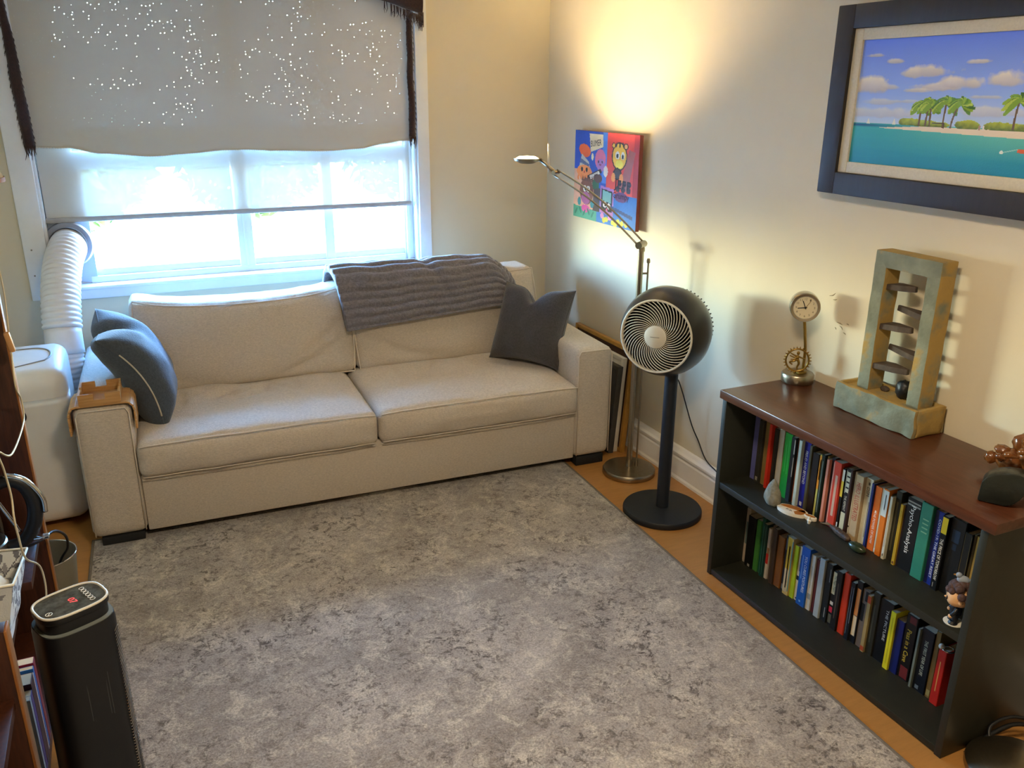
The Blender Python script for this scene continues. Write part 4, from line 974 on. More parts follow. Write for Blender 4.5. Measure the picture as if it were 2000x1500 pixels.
UB = {2: [(.04, .10, '#8d8a80', (.3, .8))], 5: [(.3, .95, '#8f815f', (.55, .8))], 8: [(.40, .82, '#3aa84a', (.30, .36)), (.38, .90, '#3aa84a', (.62, .68))], 9: [(.75, .97, '#b9b2a0', (.75, .95)), (.4, .7, '#9b9484', (.8, .95))], 12: [(.03, .09, '#c9cbd8', (.25, .6))], 15: [(.45, .98, '#d98a1e', (.0, 1)), (.6, .92, '#c2641a', (.3, .6))], 16: [(.1, .9, '#8d9a8a', (.42, .55))], 20: [(.18, .80, '#c8a68c', (.42, .72)), (.03, .98, '#cf8a78', (0, .16))], 21: [(.80, .98, '#d9d4c0'), (.55, .80, '#e0c23c'), (.05, .13, '#d9d6cc', (.3, .75))], 22: [(.03, .32, '#c6bf9a', (.05, .85)), (.62, .97, '#bdb594', (.1, .2)), (.62, .97, '#bdb594', (.8, .9))]+[(.64+.085*k, .70+.085*k, '#cfc7a8', (.25, .78)) for k in range(4)], 24: [(.14, .16, '#1c1a16', (0, 1))], 25: [(.05, .97, '#9c8458', (.0, .07))], 26: [(.90, .94, '#5c5848', (.35, .6)), (.12, .66, '#38352c', (.72, .78))], 28: [(.60, .63, '#efe6d4', (.4, .62))], 29: [(.02, .07, '#d8d4c8', (.2, .8))], 30: [(.60, .98, '#cfd4cc', (0, 1)), (.70, .92, '#9aa09c', (.45, .6))], 32: [(.05, .09, '#4a3a28', (.4, .7)), (.2, .7, '#8f897a', (.45, .58))], 33: [(.15, .85, '#4d4935', (.3, .6))], 34: [(.02, .06, '#5a2d16', (.25, .75)), (.1, .9, '#93781f', (.45, .55))], 36: [(.94, .96, '#8d8a80'), (.90, .92, '#8d8a80')], 37: [(.62+.055*k, .635+.055*k, '#7fae86', (.30, .80)) for k in range(4)], 38: [(.01, .99, '#10164a', (0, .38))], 39: [(.77, .98, '#e3bf1e', (.04, .96)), (.04, .10, '#8f8b80', (.3, .4))], 40: [(.70, .86, '#27384f', (.2, .7)), (.60, .68, '#1f2c3f', (.3, .6))], 41: [(.03, .97, '#5c4f2c', (.04, .09)), (.03, .97, '#5c4f2c', (.90, .96))]}
LBD = {1: [(.35, .75, '#5f736f', (.2, .8)), (.03, .35, '#b0a08c', (0, 1))], 2: [(.02, .07, '#8f8f88', (.45, .75))], 4: [(.05, .6, '#2d6b57', (.4, .55))], 5: [(.04, .95, '#4d7a6d', (.05, .12)), (.04, .95, '#4d7a6d', (.6, .68))], 6: [(.30, .5, '#b0281e', (0, 1)), (.5, .62, '#8a6a44', (.2, 1))], 7: [(.05, .9, '#8d8370', (.5, .7))], 10: [(.75, .95, '#4a4a50', (.2, .6)), (.03, .12, '#7a7870', (.2, .7))], 11: [(.45, .98, '#bf9a2a', (0, .75)), (.05, .45, '#c6b28a', (0, .7)), (.08, .95, '#5b8f8a', (.82, .98)), (.12, .85, '#a0683a', (.35, .55))], 13: [(.38, .46, '#232a3e', (0, 1)), (.03, .06, '#2b2620', (.35, .65)), (.55, .85, '#4c4638', (.45, .6))], 14: [(.06, .09, '#7fb0d8', (.35, .55)), (.45, .85, '#6f9dd0', (.2, .28))], 15: [(.2, .3, '#8d9088', (.1, .9)), (.4, .8, '#9c9a86', (.4, .55))], 16: [(.1, .9, '#7a3a30', (.42, .5))], 18: [(.7, .92, '#8f918c', (.72, .8)), (.08, .25, '#a3a49e', (.6, .68))], 19: [(.58, .98, '#d6c99a', (.03, .97)), (.38, .44, '#c9c2b0', (.1, .8)), (.24, .34, '#c0283c', (.05, .9)), (.04, .2, '#5b5a48', (.1, .9))], 20: [(.2, .8, '#55493a', (.4, .55))], 23: [(.1, .92, '#8f959c', (.2, .26)), (.3, .92, '#8f959c', (.7, .78))], 24: [(.45, .88, '#d98b4a', (.15, .8)), (.12, .44, '#d8c29c', (.15, .8))], 25: [(.45, .75, '#141312', (0, .55)), (.8, .97, '#141312', (.4, 1))], 26: [(.86, .98, '#a5431f', (0, 1)), (.02, .10, '#a5431f', (0, 1))], 27: [(.2, .8, '#44463a', (.3, .5))], 29: [(.1, .9, '#a89c1c', (.45, .55))], 31: [(.88, .98, '#5a1f1c', (.3, .9)), (.02, .20, '#6a2422', (.2, .9))], 33: [(.03, .09, '#5d6a72', (.2, .5))], 34: [(.03, .12, '#8d8250', (.1, .9))], 35: [(.25, .80, '#c98a4a', (.42, .55))]}
for i, (a, b, h) in enumerate(UP, 1):
    c, d, hd_ = UD[i]
    book('book', a-b-.0004, h, .17 if i < 14 else .15, c, '%s book, %s from the left on the upper shelf' % (d, ordinal(i)), 'books on the upper shelf', (-.25+(.006*math.sin(i*2.7)), a, .3952), 0, bool(hd_), UT.get(i), UB.get(i, ()))
for i, (a, b) in enumerate(LO, 1):
    c, d, hd_ = LD[i]; h = {30: .192, 35: .19}.get(i, .222+.012*math.sin(i*1.9))
    book('book', a-b-.0004, h, .16, c, '%s book, %s from the left on the lower shelf' % (d, ordinal(i)), 'books on the lower shelf', (-.232+(.006*math.sin(i*2.1)), a, .0262), 0, bool(hd_), LT.get(i), LBD.get(i, ()))
# emblem on the teal hardback and key ring on the red book are small trinkets
kr = empty('key_ring', (-.225, -3.108, .2165), 0, 'steel key ring with a cream bead on top of the red book', 'key ring')
tube('ring', [(.016*math.cos(2*PI*k/24), .016*math.sin(2*PI*k/24)-.008, .006) for k in range(24)], .0022, m_chrome, kr, 6, closed=True)
blob('bead', (.009, .009, .009), m_offw, kr, .0, 1, 1, 2, loc=(-.010, .008, .0095))

# ------------------------------------------------------------------ trinkets on the upper shelf
m_rock = mat('grey_rock', '#8e8a78', .9, color2='#6d6a5b', vscale=40, bump=.6, bscale=90)
def tri_rock():
    bm = bmesh.new(); bmesh.ops.create_icosphere(bm, subdivisions=4, radius=1)
    for v in bm.verts:
        t = (v.co.z+1)/2; k = 1.15-.75*t**1.1
        k *= 1+.10*nz3(v.co, 2.2, 1)+.04*nz3(v.co, 7, 2)
        v.co = Vector((v.co.x*.026*k, v.co.y*.040*k, max(-.044, v.co.z*.052)))
    return bm
tag(bmo('rock', tri_rock(), m_rock, None, True, loc=(-.318, -2.437, .4395)), 'grey pointed rock in front of the green book on upper shelf', 'rock')
# fox shaped dish
fox = empty('fox_dish', (-.296, -2.515, .3952), .35, 'small white and orange fox-shaped dish in front of blue book', 'dish')
m_foxw = mat('glaze_white', '#e4ddca', .3, var=.04); m_foxo = mat('glaze_orange', '#a8661e', .35, var=.1); 
prof = [(.052*math.cos(a)*(1+.10*math.cos(2*a)), .030*math.sin(a)) for a in [2*PI*k/36 for k in range(36)]]
prism('body', [(y, x) if False else (y, x) for x, y in prof], .0, .012, m_foxw, fox, 'z', .003)
prism('tail', [(.012*math.cos(a)-.004, -.066+.024*math.sin(a)) for a in [2*PI*k/20 for k in range(20)]], .0, .013, m_foxw, fox, 'z', .003)
prism('tail_marking', [(.006*math.cos(a)-.003, -.066+.018*math.sin(a)) for a in [2*PI*k/20 for k in range(20)]], .013, .0138, m_foxo, fox, 'z')
prism('head_marking', [(.030*math.sin(a)*.9, .052*math.cos(a)*.9) for a in [PI*k/12*.95+.05 for k in range(13)]]+[(.004, -.01), (.002, .02)], .012, .0128, m_foxo, fox, 'z')
prism('flank_marking', [(-.026, -.022), (-.012, -.010), (.010, -.020), (.020, -.034), (.0, -.046), (-.018, -.040)], .012, .0128, m_foxo, fox, 'z')
for x, y in ((-.010, .014), (-.012, .001)):
    tube('eye_mark', [(x-.003, y+.004, .0128), (x+.002, y, .0128), (x-.003, y-.004, .0128)], .0011, m_black, fox, 5)
# tiny white figure
fg = empty('mini_figure', (-.300, -2.598, .3952), 0, 'tiny white figure standing on the upper shelf', 'figurine')
lathe('body', [(0, 0), (.0045, 0), (.0055, .006), (.0065, .012), (.004, .0155), (0, .016)], m_foxw, fg, 14); lathe('head', [(0, .015), (.004, .017), (.005, .021), (.003, .025), (0, .026)], m_foxw, fg, 14)
for s in (-1, 1): blob('arm', (.002, .002, .005), m_foxw, fg, 0, 1, 1, 2, loc=(0, s*.007, .011))
# fish
fs = empty('fish_ornament', (-.268, -2.70, .3952), -.16, 'brown mottled fish ornament lying before the cream books', 'ornament')
m_fish = mat('fish_skin', '#5c4631', .6, color2='#2c2016', vscale=70, bump=.4, bscale=120); m_fin = mat('fish_tail', '#77756a', .6, var=.12, vscale=50)
bm = rounded(.024, .105, .022, .010, (10, 26, 10), lambda p, u: Vector((p.x*(1-.75*max(0, u.y)**1.6)*(1-.35*max(0, -u.y)**3), p.y, p.z*(1-.7*max(0, u.y)**1.6)*(1-.3*max(0, -u.y)**3)+.002*nz3(p, 90))))
bmo('body', bm, m_fish, fs, True, loc=(0, 0, .0115))
prism('tail_fin', [(.0, .048), (-.004, .052), (-.022, .074), (-.004, .064), (.010, .078), (.006, .052)], .010, .0125, m_fin, fs, 'z', .0008)
prism('dorsal_fin', [(-.03, .02), (.025, .021), (.0, .027)], -.0008, .0008, m_fish, fs, 'x')
# green stone
tag(blob('green_stone', (.018, .032, .014), mat('green_stone', '#34402a', .25, color2='#1f2a1a', vscale=25), None, .12, 2, 3, 3, loc=(-.290, -2.797, .4085), flat=-.0125), 'polished dark green stone on the upper shelf', 'stone')
# big-headed figurine with a bird
fgn = empty('figurine', (-.338, -3.188, .3952), 2.3, 'big-headed figurine with curly brown hair and grey bird on it', 'figurine')
m_skin = mat('figure_skin', '#d8a878', .5); m_hair = mat('figure_hair', '#57403a', .8, color2='#36231f', vscale=90); m_bird = mat('bird_grey', '#8e97a3', .6, var=.1)
for s in (-1, 1):
    lathe('shoe', [(0, 0), (.011, 0), (.012, .006), (.008, .012), (0, .013)], m_black, fgn, 16, (.004, s*.012, 0))
    cyl('leg', (0, s*.010, .010), (0, s*.009, .03), .008, m_black, fgn, 12)
    tube('arm', [(0, s*.014, .052), (.006, s*.022, .042), (.012, s*.020, .032)], .0055, m_black, fgn, 10, sm=4)
    blob('hand', (.006, .006, .006), m_skin, fgn, .05, 2, 1, 2, loc=(.014, s*.020, .029))
lathe('stand', [(0, -.0001), (.026, -.0001), (.027, .002), (.024, .003), (0, .003)], m_offw, fgn, 28)
lathe('torso', [(0, .028), (.015, .029), (.016, .045), (.012, .057), (.006, .06), (0, .061)], m_black, fgn, 18)
bmo('head', rounded(.056, .062, .050, .022, (14, 14, 12)), m_skin, fgn, True, loc=(.002, 0, .082))
for s in (-1, 1):
    blob('eye', (.002, .005, .006), m_black, fgn, 0, 1, 1, 2, loc=(.0295, s*.014, .080)); blob('ear', (.006, .004, .008), m_skin, fgn, 0, 1, 1, 2, loc=(-.002, s*.032, .080))
blob('nose', (.004, .003, .003), m_skin, fgn, 0, 1, 1, 2, loc=(.031, 0, .075)); tube('mouth', [(.0295, -.006, .068), (.0302, 0, .067), (.0295, .006, .068)], .0008, m_hair, fgn, 5)
bm = bmesh.new()
for k in range(46):
    a = random.uniform(0, 2*PI); e = random.uniform(-.1, 1.5); 
    if e < .35 and math.cos(a) > .3: e = random.uniform(.6, 1.4)
    p = Vector((.032*math.cos(a)*math.cos(e)-.004, .036*math.sin(a)*math.cos(e), .088+.034*math.sin(e)))
    bmesh.ops.create_icosphere(bm, subdivisions=2, radius=random.uniform(.009, .013), matrix=Matrix.Translation(p))
bmo('curly_hair', bm, m_hair, fgn, True)
br = blob('bird', (.016, .010, .012), m_bird, fgn, .05, 2, 1, 3, loc=(-.002, 0, .134)); 
blob('bird_head', (.008, .007, .008), m_bird, br, .05, 2, 1, 2, loc=(.012, 0, .012)); prism('bird_tail', [(-.012, -.004), (-.03, -.006), (-.03, .006), (-.012, .004)], .001, .004, m_bird, br, 'z'); prism('beak', [(.019, -.002), (.025, 0), (.019, .002)], .010, .013, m_gold, br, 'z')

# ------------------------------------------------------------------ clock with dancer ring
ck = empty('desk_clock', (-.068, -2.228, .7505), 0, 'steel stalk clock with brass dancer ring on the bookcase', 'clock')
lathe('base', [(0, 0), (.056, 0), (.058, .003), (.058, .030), (.055, .034), (0, .034)], m_steel, ck, 48)
tube('stalk', [(.012, -.010, .034), (.008, -.014, .12), (.0, -.010, .19), (-.004, -.004, .235)], .0055, m_brass, ck, 12, sm=6)
cn = (Vector(M.translation)-Vector((-.068, -2.228, 1.02))).normalized(); cn = (cn+Rv*.10-Uv*.22).normalized()
cq = cn.to_track_quat('Z', 'Y'); cp = Vector((-.010, -.004, .285))
lathe('case', [(0, -.030), (.048, -.030), (.052, -.026), (.052, .020), (.049, .024), (.040, .024), (.040, .018), (0, .018)], m_chrome, ck, 48, tuple(cp), cq.to_euler())
lathe('bezel', [(.040, .018), (.052, .020), (.050, .026), (.041, .024)], m_steel, ck, 48, tuple(cp), cq.to_euler(), caps=False)
lathe('dial', [(0, .019), (.040, .019), (.040, .0196), (0, .0196)], mat('dial_cream', '#d9cfb2', .5), ck, 40, tuple(cp), cq.to_euler())
ex = (Rv-cn*Rv.dot(cn)).normalized(); ey = cn.cross(ex)
def hand(name, ang, l, w, m, z=.021):
    d = ex*math.sin(ang)+ey*math.cos(ang); cyl(name, cp+cn*z-d*.006, cp+cn*z+d*l, w, m, ck, 8)
hand('hour_hand', math.radians(-97), .026, .0016, m_black); hand('minute_hand', math.radians(-22), .026, .0014, m_black, .022); hand('second_hand', math.radians(35), .030, .0006, m_brass, .0225)
lathe('hand_pin', [(0, 0), (.0035, 0), (.003, .003), (0, .003)], m_black, ck, 14, tuple(cp+cn*.021), cq.to_euler())
for k in range(12):
    a = 2*PI*k/12; d = ex*math.sin(a)+ey*math.cos(a)
    text('numeral', str(k or 12), mat('ink_dial', '#6b614a', .5), ck, cp+cn*.0197+d*.031, ex, ey, .005 if k in (1, 2, 3, 4, 5, 6, 7, 8, 9) else .008, .0075)
# dancer in the toothed ring
dn = Vector((cn.x, cn.y, 0)).normalized(); dx = Vector((dn.y, -dn.x, 0))*-1; dz = Vector((0, 0, 1)); dc = Vector((-.018, -.008, .086))
P3 = lambda a, b, c=0: dc+dx*a+dz*b+dn*c
tube('flame_ring', [P3(.040*math.cos(2*PI*k/40), .042*math.sin(2*PI*k/40)) for k in range(40)], .0036, m_brass, ck, 8, closed=True)
for k in range(26):
    a = 2*PI*k/26; cyl('flame', P3(.042*math.cos(a), .044*math.sin(a)), P3(.050*math.cos(a), .052*math.sin(a)), .0028, m_brass, ck, 6, r1=.0012)
dparts = []
def seg(pts, r0, r1): dparts.append(tube_vf(smooth_path([P3(*p) for p in pts], 5), lambda t: r0+(r1-r0)*t, 8))
seg([(0, .004), (.001, .016)], .005, .006); seg([(.001, .016), (.001, .020)], .003, .003)
seg([(0, .004), (.006, -.010, .004), (.002, -.026), (.003, -.036)], .0055, .0025); seg([(0, .004), (-.012, -.002, .006), (-.026, -.008, .004), (-.016, -.016, .006)], .005, .0025)
seg([(0, .015), (-.012, .010), (-.028, .016)], .0035, .002); seg([(0, .015), (-.012, .018), (-.026, .026)], .0035, .002); seg([(0, .015), (.012, .010), (.026, .006)], .0035, .002); seg([(0, .015), (-.010, .006, .006), (-.024, .002, .004)], .0035, .002)
v, f = join_vf(dparts); mk('dancer', v, f, m_brass, ck, True)
blob('dancer_head', (.0062, .0062, .0075), m_brass, ck, .03, 2, 1, 2, loc=tuple(P3(.001, .0265)))
box('dancer_plinth', -.020, .018, -.026, .008, .034, .044, m_brass, ck, .003)

# ------------------------------------------------------------------ slate fountain
ft = empty('slate_fountain', (-.066, -2.640, .7505), 0, 'green-brown slate tabletop fountain with a tall open frame', 'fountain')
m_slate = mat('slate_green', '#7d8a76', .85, color2='#5f6a58', vscale=9, bump=.5, bscale=60)
m_ochre = mat('slate_ochre', '#a78a4c', .85, color2='#77643a', vscale=14, bump=.6, bscale=50)
def slate_mat(name, lo, hi):
    m = mat(name, '#868c7c', .85, color2='#6a7062', vscale=10, bump=.6, bscale=55)
    nt = m.node_tree; N = nt.nodes; L = nt.links; cr = [n for n in N if n.type == 'VALTORGB'][0]
    tc = [n for n in N if n.type == 'TEX_COORD'][0]
    nz = N.new('ShaderNodeTexNoise'); nz.inputs['Scale'].default_value = 13; nz.inputs['Detail'].default_value = 5; L.new(tc.outputs['Object'], nz.inputs['Vector'])
    r = N.new('ShaderNodeValToRGB'); r.color_ramp.elements[0].position = lo; r.color_ramp.elements[1].position = hi; L.new(nz.outputs['Fac'], r.inputs[0])
    x = N.new('ShaderNodeMix'); x.data_type = 'RGBA'; L.new(r.outputs[0], x.inputs[0]); L.new(cr.outputs[0], x.inputs[6]); x.inputs[7].default_value = (*hx('#a5894e'), 1)
    L.new(x.outputs[2], N['Principled BSDF'].inputs['Base Color']); return m
m_sf = slate_mat('slate_face', .60, .72); m_so = slate_mat('slate_side', .30, .48)
def rough_slab(name, x0, x1, y0, y1, z0, z1, m, seed, amp=.004, n=(8, 20, 8)):
    bm = rounded(x1-x0, y1-y0, z1-z0, .003, n, lambda p, u: p+Vector((amp*nz3(p, 22, seed), amp*.6*nz3(p, 25, seed+2), amp*.5*nz3(p, 20, seed+4))))
    o = bmo(name, bm, m, ft, True, loc=((x0+x1)/2, (y0+y1)/2, (z0+z1)/2), auto=50)
    if m is m_sf:                          # cut edges of the slab are rusty, its split face grey-green
        o.data.materials.append(m_so)
        for p in o.data.polygons:
            if abs(p.normal.x) < .6: p.material_index = 1
    return o
rough_slab('basin_front', -.072, -.056, -.162, .162, .0, .090, m_sf, 1, .007, (4, 34, 12))
rough_slab('basin_back', .054, .066, -.160, .160, .0, .088, m_so, 2)
rough_slab('basin_end', -.056, .056, -.162, -.148, .0, .090, m_so, 3, .005); rough_slab('basin_end', -.056, .056, .148, .162, .0, .090, m_so, 4)
rough_slab('basin_floor', -.058, .056, -.150, .150, .070, .080, m_so, 5, .003)
rough_slab('post', -.028, .040, .068, .114, .080, .505, m_sf, 6, .0016, (8, 6, 34)); rough_slab('post', -.028, .040, -.131, -.085, .080, .505, m_sf, 7, .0016, (8, 6, 34))
rough_slab('lintel', -.028, .040, -.131, .114, .488, .540, m_sf, 8, .0016, (8, 22, 6))
m_ledge = mat('ledge_slate', '#574b42', .8, color2='#3c332d', vscale=20, bump=.4, bscale=70)
for k, zz in enumerate((.418, .352, .290, .222, .158)):
    if k % 2 == 0: pl = [(-.026, .070), (.036, .070), (.036, .012), (-.004, -.074), (-.018, -.076), (-.026, -.030)]
    else: pl = [(-.018, -.088), (.036, -.088), (.036, -.050), (.010, .060), (.002, .058), (-.018, -.040)]
    prism('ledge', pl, zz, zz+.018, m_ledge, ft, 'z', .002, rot=(-.10 if k % 2 == 0 else .06, .03, 0), loc=(0, 0, .0 if k % 2 else .004))
blob('pump_block', (.022, .026, .032), m_black, ft, .25, 4, 2, 3, loc=(.012, -.038, .112))
blob('pebble', (.012, .016, .010), m_ledge, ft, .2, 3, 5, 2, loc=(.02, .04, .088))

# carved wooden sculpture and black carving
wd = empty('carved_sculpture', (-.115, -3.135, .7505), 0, 'glossy brown carved wooden sculpture at the right bookcase end', 'sculpture')
m_carve = mat('carved_wood', '#7d4c22', .25, color2='#5a3114', vscale=26, coat=.3)
for k, (x, y, z, r, s) in enumerate([(0, .03, .05, (.032, .036, .034), 1), (.02, -.02, .075, (.04, .045, .05), 2), (-.005, .055, .075, (.018, .022, .014), 3), (.0, -.03, .125, (.03, .035, .035), 4), (.03, .02, .10, (.03, .03, .03), 5), (-.02, .075, .048, (.014, .016, .018), 6), (-.04, .005, .022, (.016, .018, .022), 7), (-.02, -.045, .024, (.022, .025, .026), 8), (.01, -.07, .06, (.03, .03, .05), 9)]):
    blob('carving', r, m_carve, wd, .22, 3.2, s, 3, loc=(x, y, z))
for k in range(7):
    a = k*.9; tube('scroll', [(-.02+.03*math.cos(a), .03*math.sin(a), .03+.018*k), (-.035+.034*math.cos(a+.5), .04*math.sin(a+.5), .04+.018*k), (-.02+.03*math.cos(a+1), .036*math.sin(a+1), .035+.018*k)], lambda t: .009*math.sin(PI*max(.12, min(.88, t))), m_carve, wd, 8, sm=5)
lathe('foot_block', [(0, 0), (.04, 0), (.045, .02), (.03, .035), (0, .036)], m_carve, wd, 20, (.0, -.01, 0))
bc2 = empty('black_carving', (-.262, -3.195, .7505), 0, 'dark leaf-shaped stone carving at the front right bookcase corner', 'carving')
m_bst = mat('black_stone', '#1b211f', .3, var=.2, vscale=30, bump=.25, bscale=60)
lf = []
for k in range(24):
    t = k/23; lf.append((.050-.100*t, .004+.058*math.sin(PI*t)**.75))
for k in range(24):
    t = k/23; lf.append((-.050+.100*t, .0+.0*t+max(.0, .030*(1-math.sin(PI*t)**.5))))
prism('leaf_block', [(y, max(0, z)) for y, z in [(.052, .0), (.050, .052), (.040, .068), (.020, .082), (-.004, .090), (-.030, .092), (-.054, .084), (-.052, .052), (-.042, .024), (-.026, .006), (-.010, 0)]], -.034, .030, m_bst, bc2, 'x', .004, rot=(0, .06, .55))

# ------------------------------------------------------------------ second lamp base and cords bottom right
l2 = empty('floor_lamp', (-.235, -3.385, 0), 0, 'brushed metal floor lamp base beside the bookcase end', 'lamp')
lathe('base', [(0, 0), (.128, 0), (.132, .006), (.130, .020), (.10, .045), (.03, .06), (0, .061)], m_steel, l2, 48)
tube('pole', [(.03, -.02, .05), (.06, .0, .50), (.09, .02, 1.25)], .011, m_steel, l2, 14, sm=4)
tube('power_cord', [(.02, .10, .02), (.05, .125, .05), (.12, .10, .075), (.18, .02, .06), (.20, -.10, .02)], .005, m_black, l2, 8, sm=8)
tag(tube('extension_cord', [(-.30, -3.275, .008), (-.20, -3.27, .03), (-.12, -3.29, .055), (-.05, -3.34, .04), (-.04, -3.45, .02), (-.05, -3.7, .006)], .006, m_black, None, 8, sm=8), 'black extension cord coiled behind the second lamp base', 'cord')
pw = empty('wall_plug', (-.0, -3.40, .27), 0, 'cream plug and cord by the bookcase end', 'plug')
box('plug_body', -.03, .012, -.012, .012, -.012, .012, m_offw, pw, .004); tube('plug_cord', [(-.03, 0, 0), (-.05, 0, -.02), (-.04, .02, -.12), (-.04, .03, -.24)], .003, m_black, pw, 6, sm=6)

# ------------------------------------------------------------------ painted canvas on the right wall
cvs = empty('painted_canvas', (XR, 0, 0), 0, 'colourful hand-painted canvas with cartoon figures on the right wall', 'painting')
CY0, CY1, CZ0, CZ1 = -.412, -1.030, 1.121, 1.566; cf = -.030-XR
m_paint = attr_mat('canvas_paint', .55, .2, 120)
nx, ny = 156, 112; U, Vv = np.meshgrid((np.arange(nx)+.5)/nx, (np.arange(ny)+.5)/ny)
im = np.ones((ny, nx, 3))*np.array(hx('#2a55b5'))
def setc(mask, c): im[mask] = np.array(hx(c))
def ell(cx, cy, rx, ry, rot=0.):
    c, s = math.cos(rot), math.sin(rot); a = (U-cx)*c+(Vv-cy)*s; b = -(U-cx)*s+(Vv-cy)*c
    return (a/rx)**2+(b/ry)**2 < 1
def poly(pts):
    ins = np.zeros(U.shape, bool); n = len(pts)
    for i in range(n):
        x0, y0 = pts[i]; x1, y1 = pts[(i+1) % n]
        c = ((y0 > Vv) != (y1 > Vv)); t = (x1-x0)*(Vv-y0)/((y1-y0) if abs(y1-y0) > 1e-9 else 1e-9)+x0
        ins ^= c & (U < t)
    return ins
setc((U > .46) & (U < .54) & (Vv > .45), '#4f86d8')
setc((U > .53) & (Vv > .36), '#d9412c'); setc((U > .93) & (Vv > .3), '#b5271c')
setc((U > .40) & (Vv < .36) & (Vv <= .42), '#2f73bd'); setc((U < .34) & (Vv < .52), '#e0a98a'); setc((U < .20) & (Vv > .46) & (Vv < .56), '#e0a98a')
setc(poly([(.0, .0), (.40, .0), (.40, .12), (.0, .14)]), '#4c9c82'); setc(poly([(.34, .40), (.45, .38), (.44, .12), (.33, .12)]), '#4b4038'); setc(poly([(.30, .46), (.42, .50), (.42, .38), (.33, .36)]), '#2f5f3a')
setc(poly([(.24, .97), (.46, .97), (.47, .84), (.27, .77)]), '#efdcae'); setc(poly([(.74, .42), (.86, .40), (.95, .82), (.86, .84)]), '#a5594c')
setc(ell(.11, .53, .06, .04), '#d9b84a')
setc(ell(.17, .78, .10, .07, -.3), '#e8622a'); setc(poly([(.08, .58), (.27, .58), (.24, .66), (.12, .74)]), '#c9c7bd'); setc(poly([(.09, .64), (.25, .60), (.25, .63), (.10, .69)]), '#5b6b8a')
setc(ell(.17, .54, .13, .075), '#e88a4a'); setc(ell(.13, .565, .018, .026), '#1c1512'); setc(ell(.21, .565, .018, .026), '#1c1512'); setc(ell(.17, .54, .01, .012), '#b5271c')
for k in range(5): setc(ell(.07+.05*k, .465+.012*(k % 2), .016, .03), '#e07a3a')
setc(ell(.43, .70, .085, .115), '#d9708a'); setc(ell(.44, .64, .065, .07), '#b07ab5'); setc(ell(.40, .675, .01, .016), '#2a1a22'); setc(ell(.46, .675, .01, .016), '#2a1a22'); setc(ell(.43, .645, .02, .008), '#8a3a5a'); setc(ell(.30, .72, .018, .04), '#ece2b8')
setc(poly([(.22, .50), (.44, .60), (.46, .56), (.26, .44)]), '#2b1d18'); setc(poly([(.26, .505), (.41, .575), (.43, .545), (.28, .465)]), '#e6e2d2'); setc(ell(.40, .49, .07, .05), '#5a3a2c')
setc(ell(.52, .58, .035, .06), '#efe6da')
# round-eared striped animal
setc(ell(.72, .76, .115, .15), '#2a1d14'); setc(ell(.72, .76, .10, .135), '#efb83c'); setc(ell(.81, .87, .035, .035), '#2a1d14'); setc(ell(.81, .87, .024, .024), '#e0a05a'); setc(ell(.63, .87, .03, .03), '#2a1d14'); setc(ell(.63, .87, .02, .02), '#efb83c')
setc(ell(.69, .77, .032, .042), '#f0ece0'); setc(ell(.77, .77, .026, .042), '#f0ece0'); setc(ell(.69, .765, .017, .024), '#1c1512'); setc(ell(.77, .76, .014, .024), '#1c1512'); setc(ell(.72, .68, .055, .045), '#f2d84a')
for a in (-.05, .0, .05): setc(ell(.72+a, .88, .010, .03, a*6), '#2a1d14')
setc(ell(.70, .575, .065, .065), '#2a1d14'); setc(ell(.70, .575, .045, .05), '#4b4540'); setc(ell(.64, .53, .03, .05), '#e88a3a'); setc(ell(.76, .53, .03, .05), '#e88a3a')
# lower figures
setc(ell(.22, .32, .115, .155), '#7a4f3c'); setc(ell(.21, .24, .075, .07), '#a8608a'); setc(ell(.19, .35, .028, .036), '#e6e6dc'); setc(ell(.25, .35, .028, .036), '#e6e6dc'); setc(ell(.20, .345, .014, .02), '#1c2a3a'); setc(ell(.245, .345, .014, .02), '#1c2a3a'); setc(ell(.21, .12, .07, .045), '#d8589a')
for x in (.10, .32): setc(ell(x, .19, .03, .05), '#3f8a8a')
for k in range(5): setc(poly([(.13+.04*k, .44), (.15+.04*k, .50), (.17+.04*k, .44)]), '#6a4638')
setc(poly([(.45, .42), (.66, .40), (.66, .10), (.45, .12)]), '#b27ab8'); setc(poly([(.47, .39), (.64, .37), (.64, .14), (.47, .16)]), '#1d1a20'); setc(poly([(.485, .375), (.625, .355), (.62, .24), (.485, .26)]), '#7fb5b0')
setc(ell(.53, .215, .03, .032), '#eeeae6'); setc(ell(.59, .205, .028, .032), '#eeeae6'); setc(ell(.535, .21, .014, .018), '#1d1a20'); setc(ell(.595, .20, .014, .018), '#1d1a20'); setc(ell(.56, .165, .012, .014), '#d8607a'); setc(ell(.49, .085, .03, .03), '#d08ac0'); setc(ell(.61, .08, .03, .03), '#d08ac0')
for k in range(3): setc(ell(.74+.07*k, .475, .03, .03), '#3a2a2c'); setc(ell(.715+.08*k, .415, .03, .035), '#3a2a2c')
setc(ell(.77, .33, .10, .055), '#6a3a6a'); setc(poly([(.60, .19), (.95, .11), (.95, .15), (.62, .22)]), '#1c3a6a')
for cx, cy in ((.52, .04), (.56, .055), (.66, .035), (.74, .06), (.80, .05), (.86, .05), (.70, .02)): setc(ell(cx, cy, .028, .03), '#c9c23a')
for k in range(5): setc(ell(.05+.07*k, .07+.02*(k % 2), .012, .045, .5 if k % 2 else -.5), '#2f7a66')
tex = .86+.28*fbm(U, Vv, 14, 3); im = np.clip(im*tex[..., None], 0, 1)
painted_grid('painted_face', (cf-.0006, CY0, CZ0), (0, CY1-CY0, 0), (0, 0, CZ1-CZ0), nx, ny, im, m_paint, cvs)
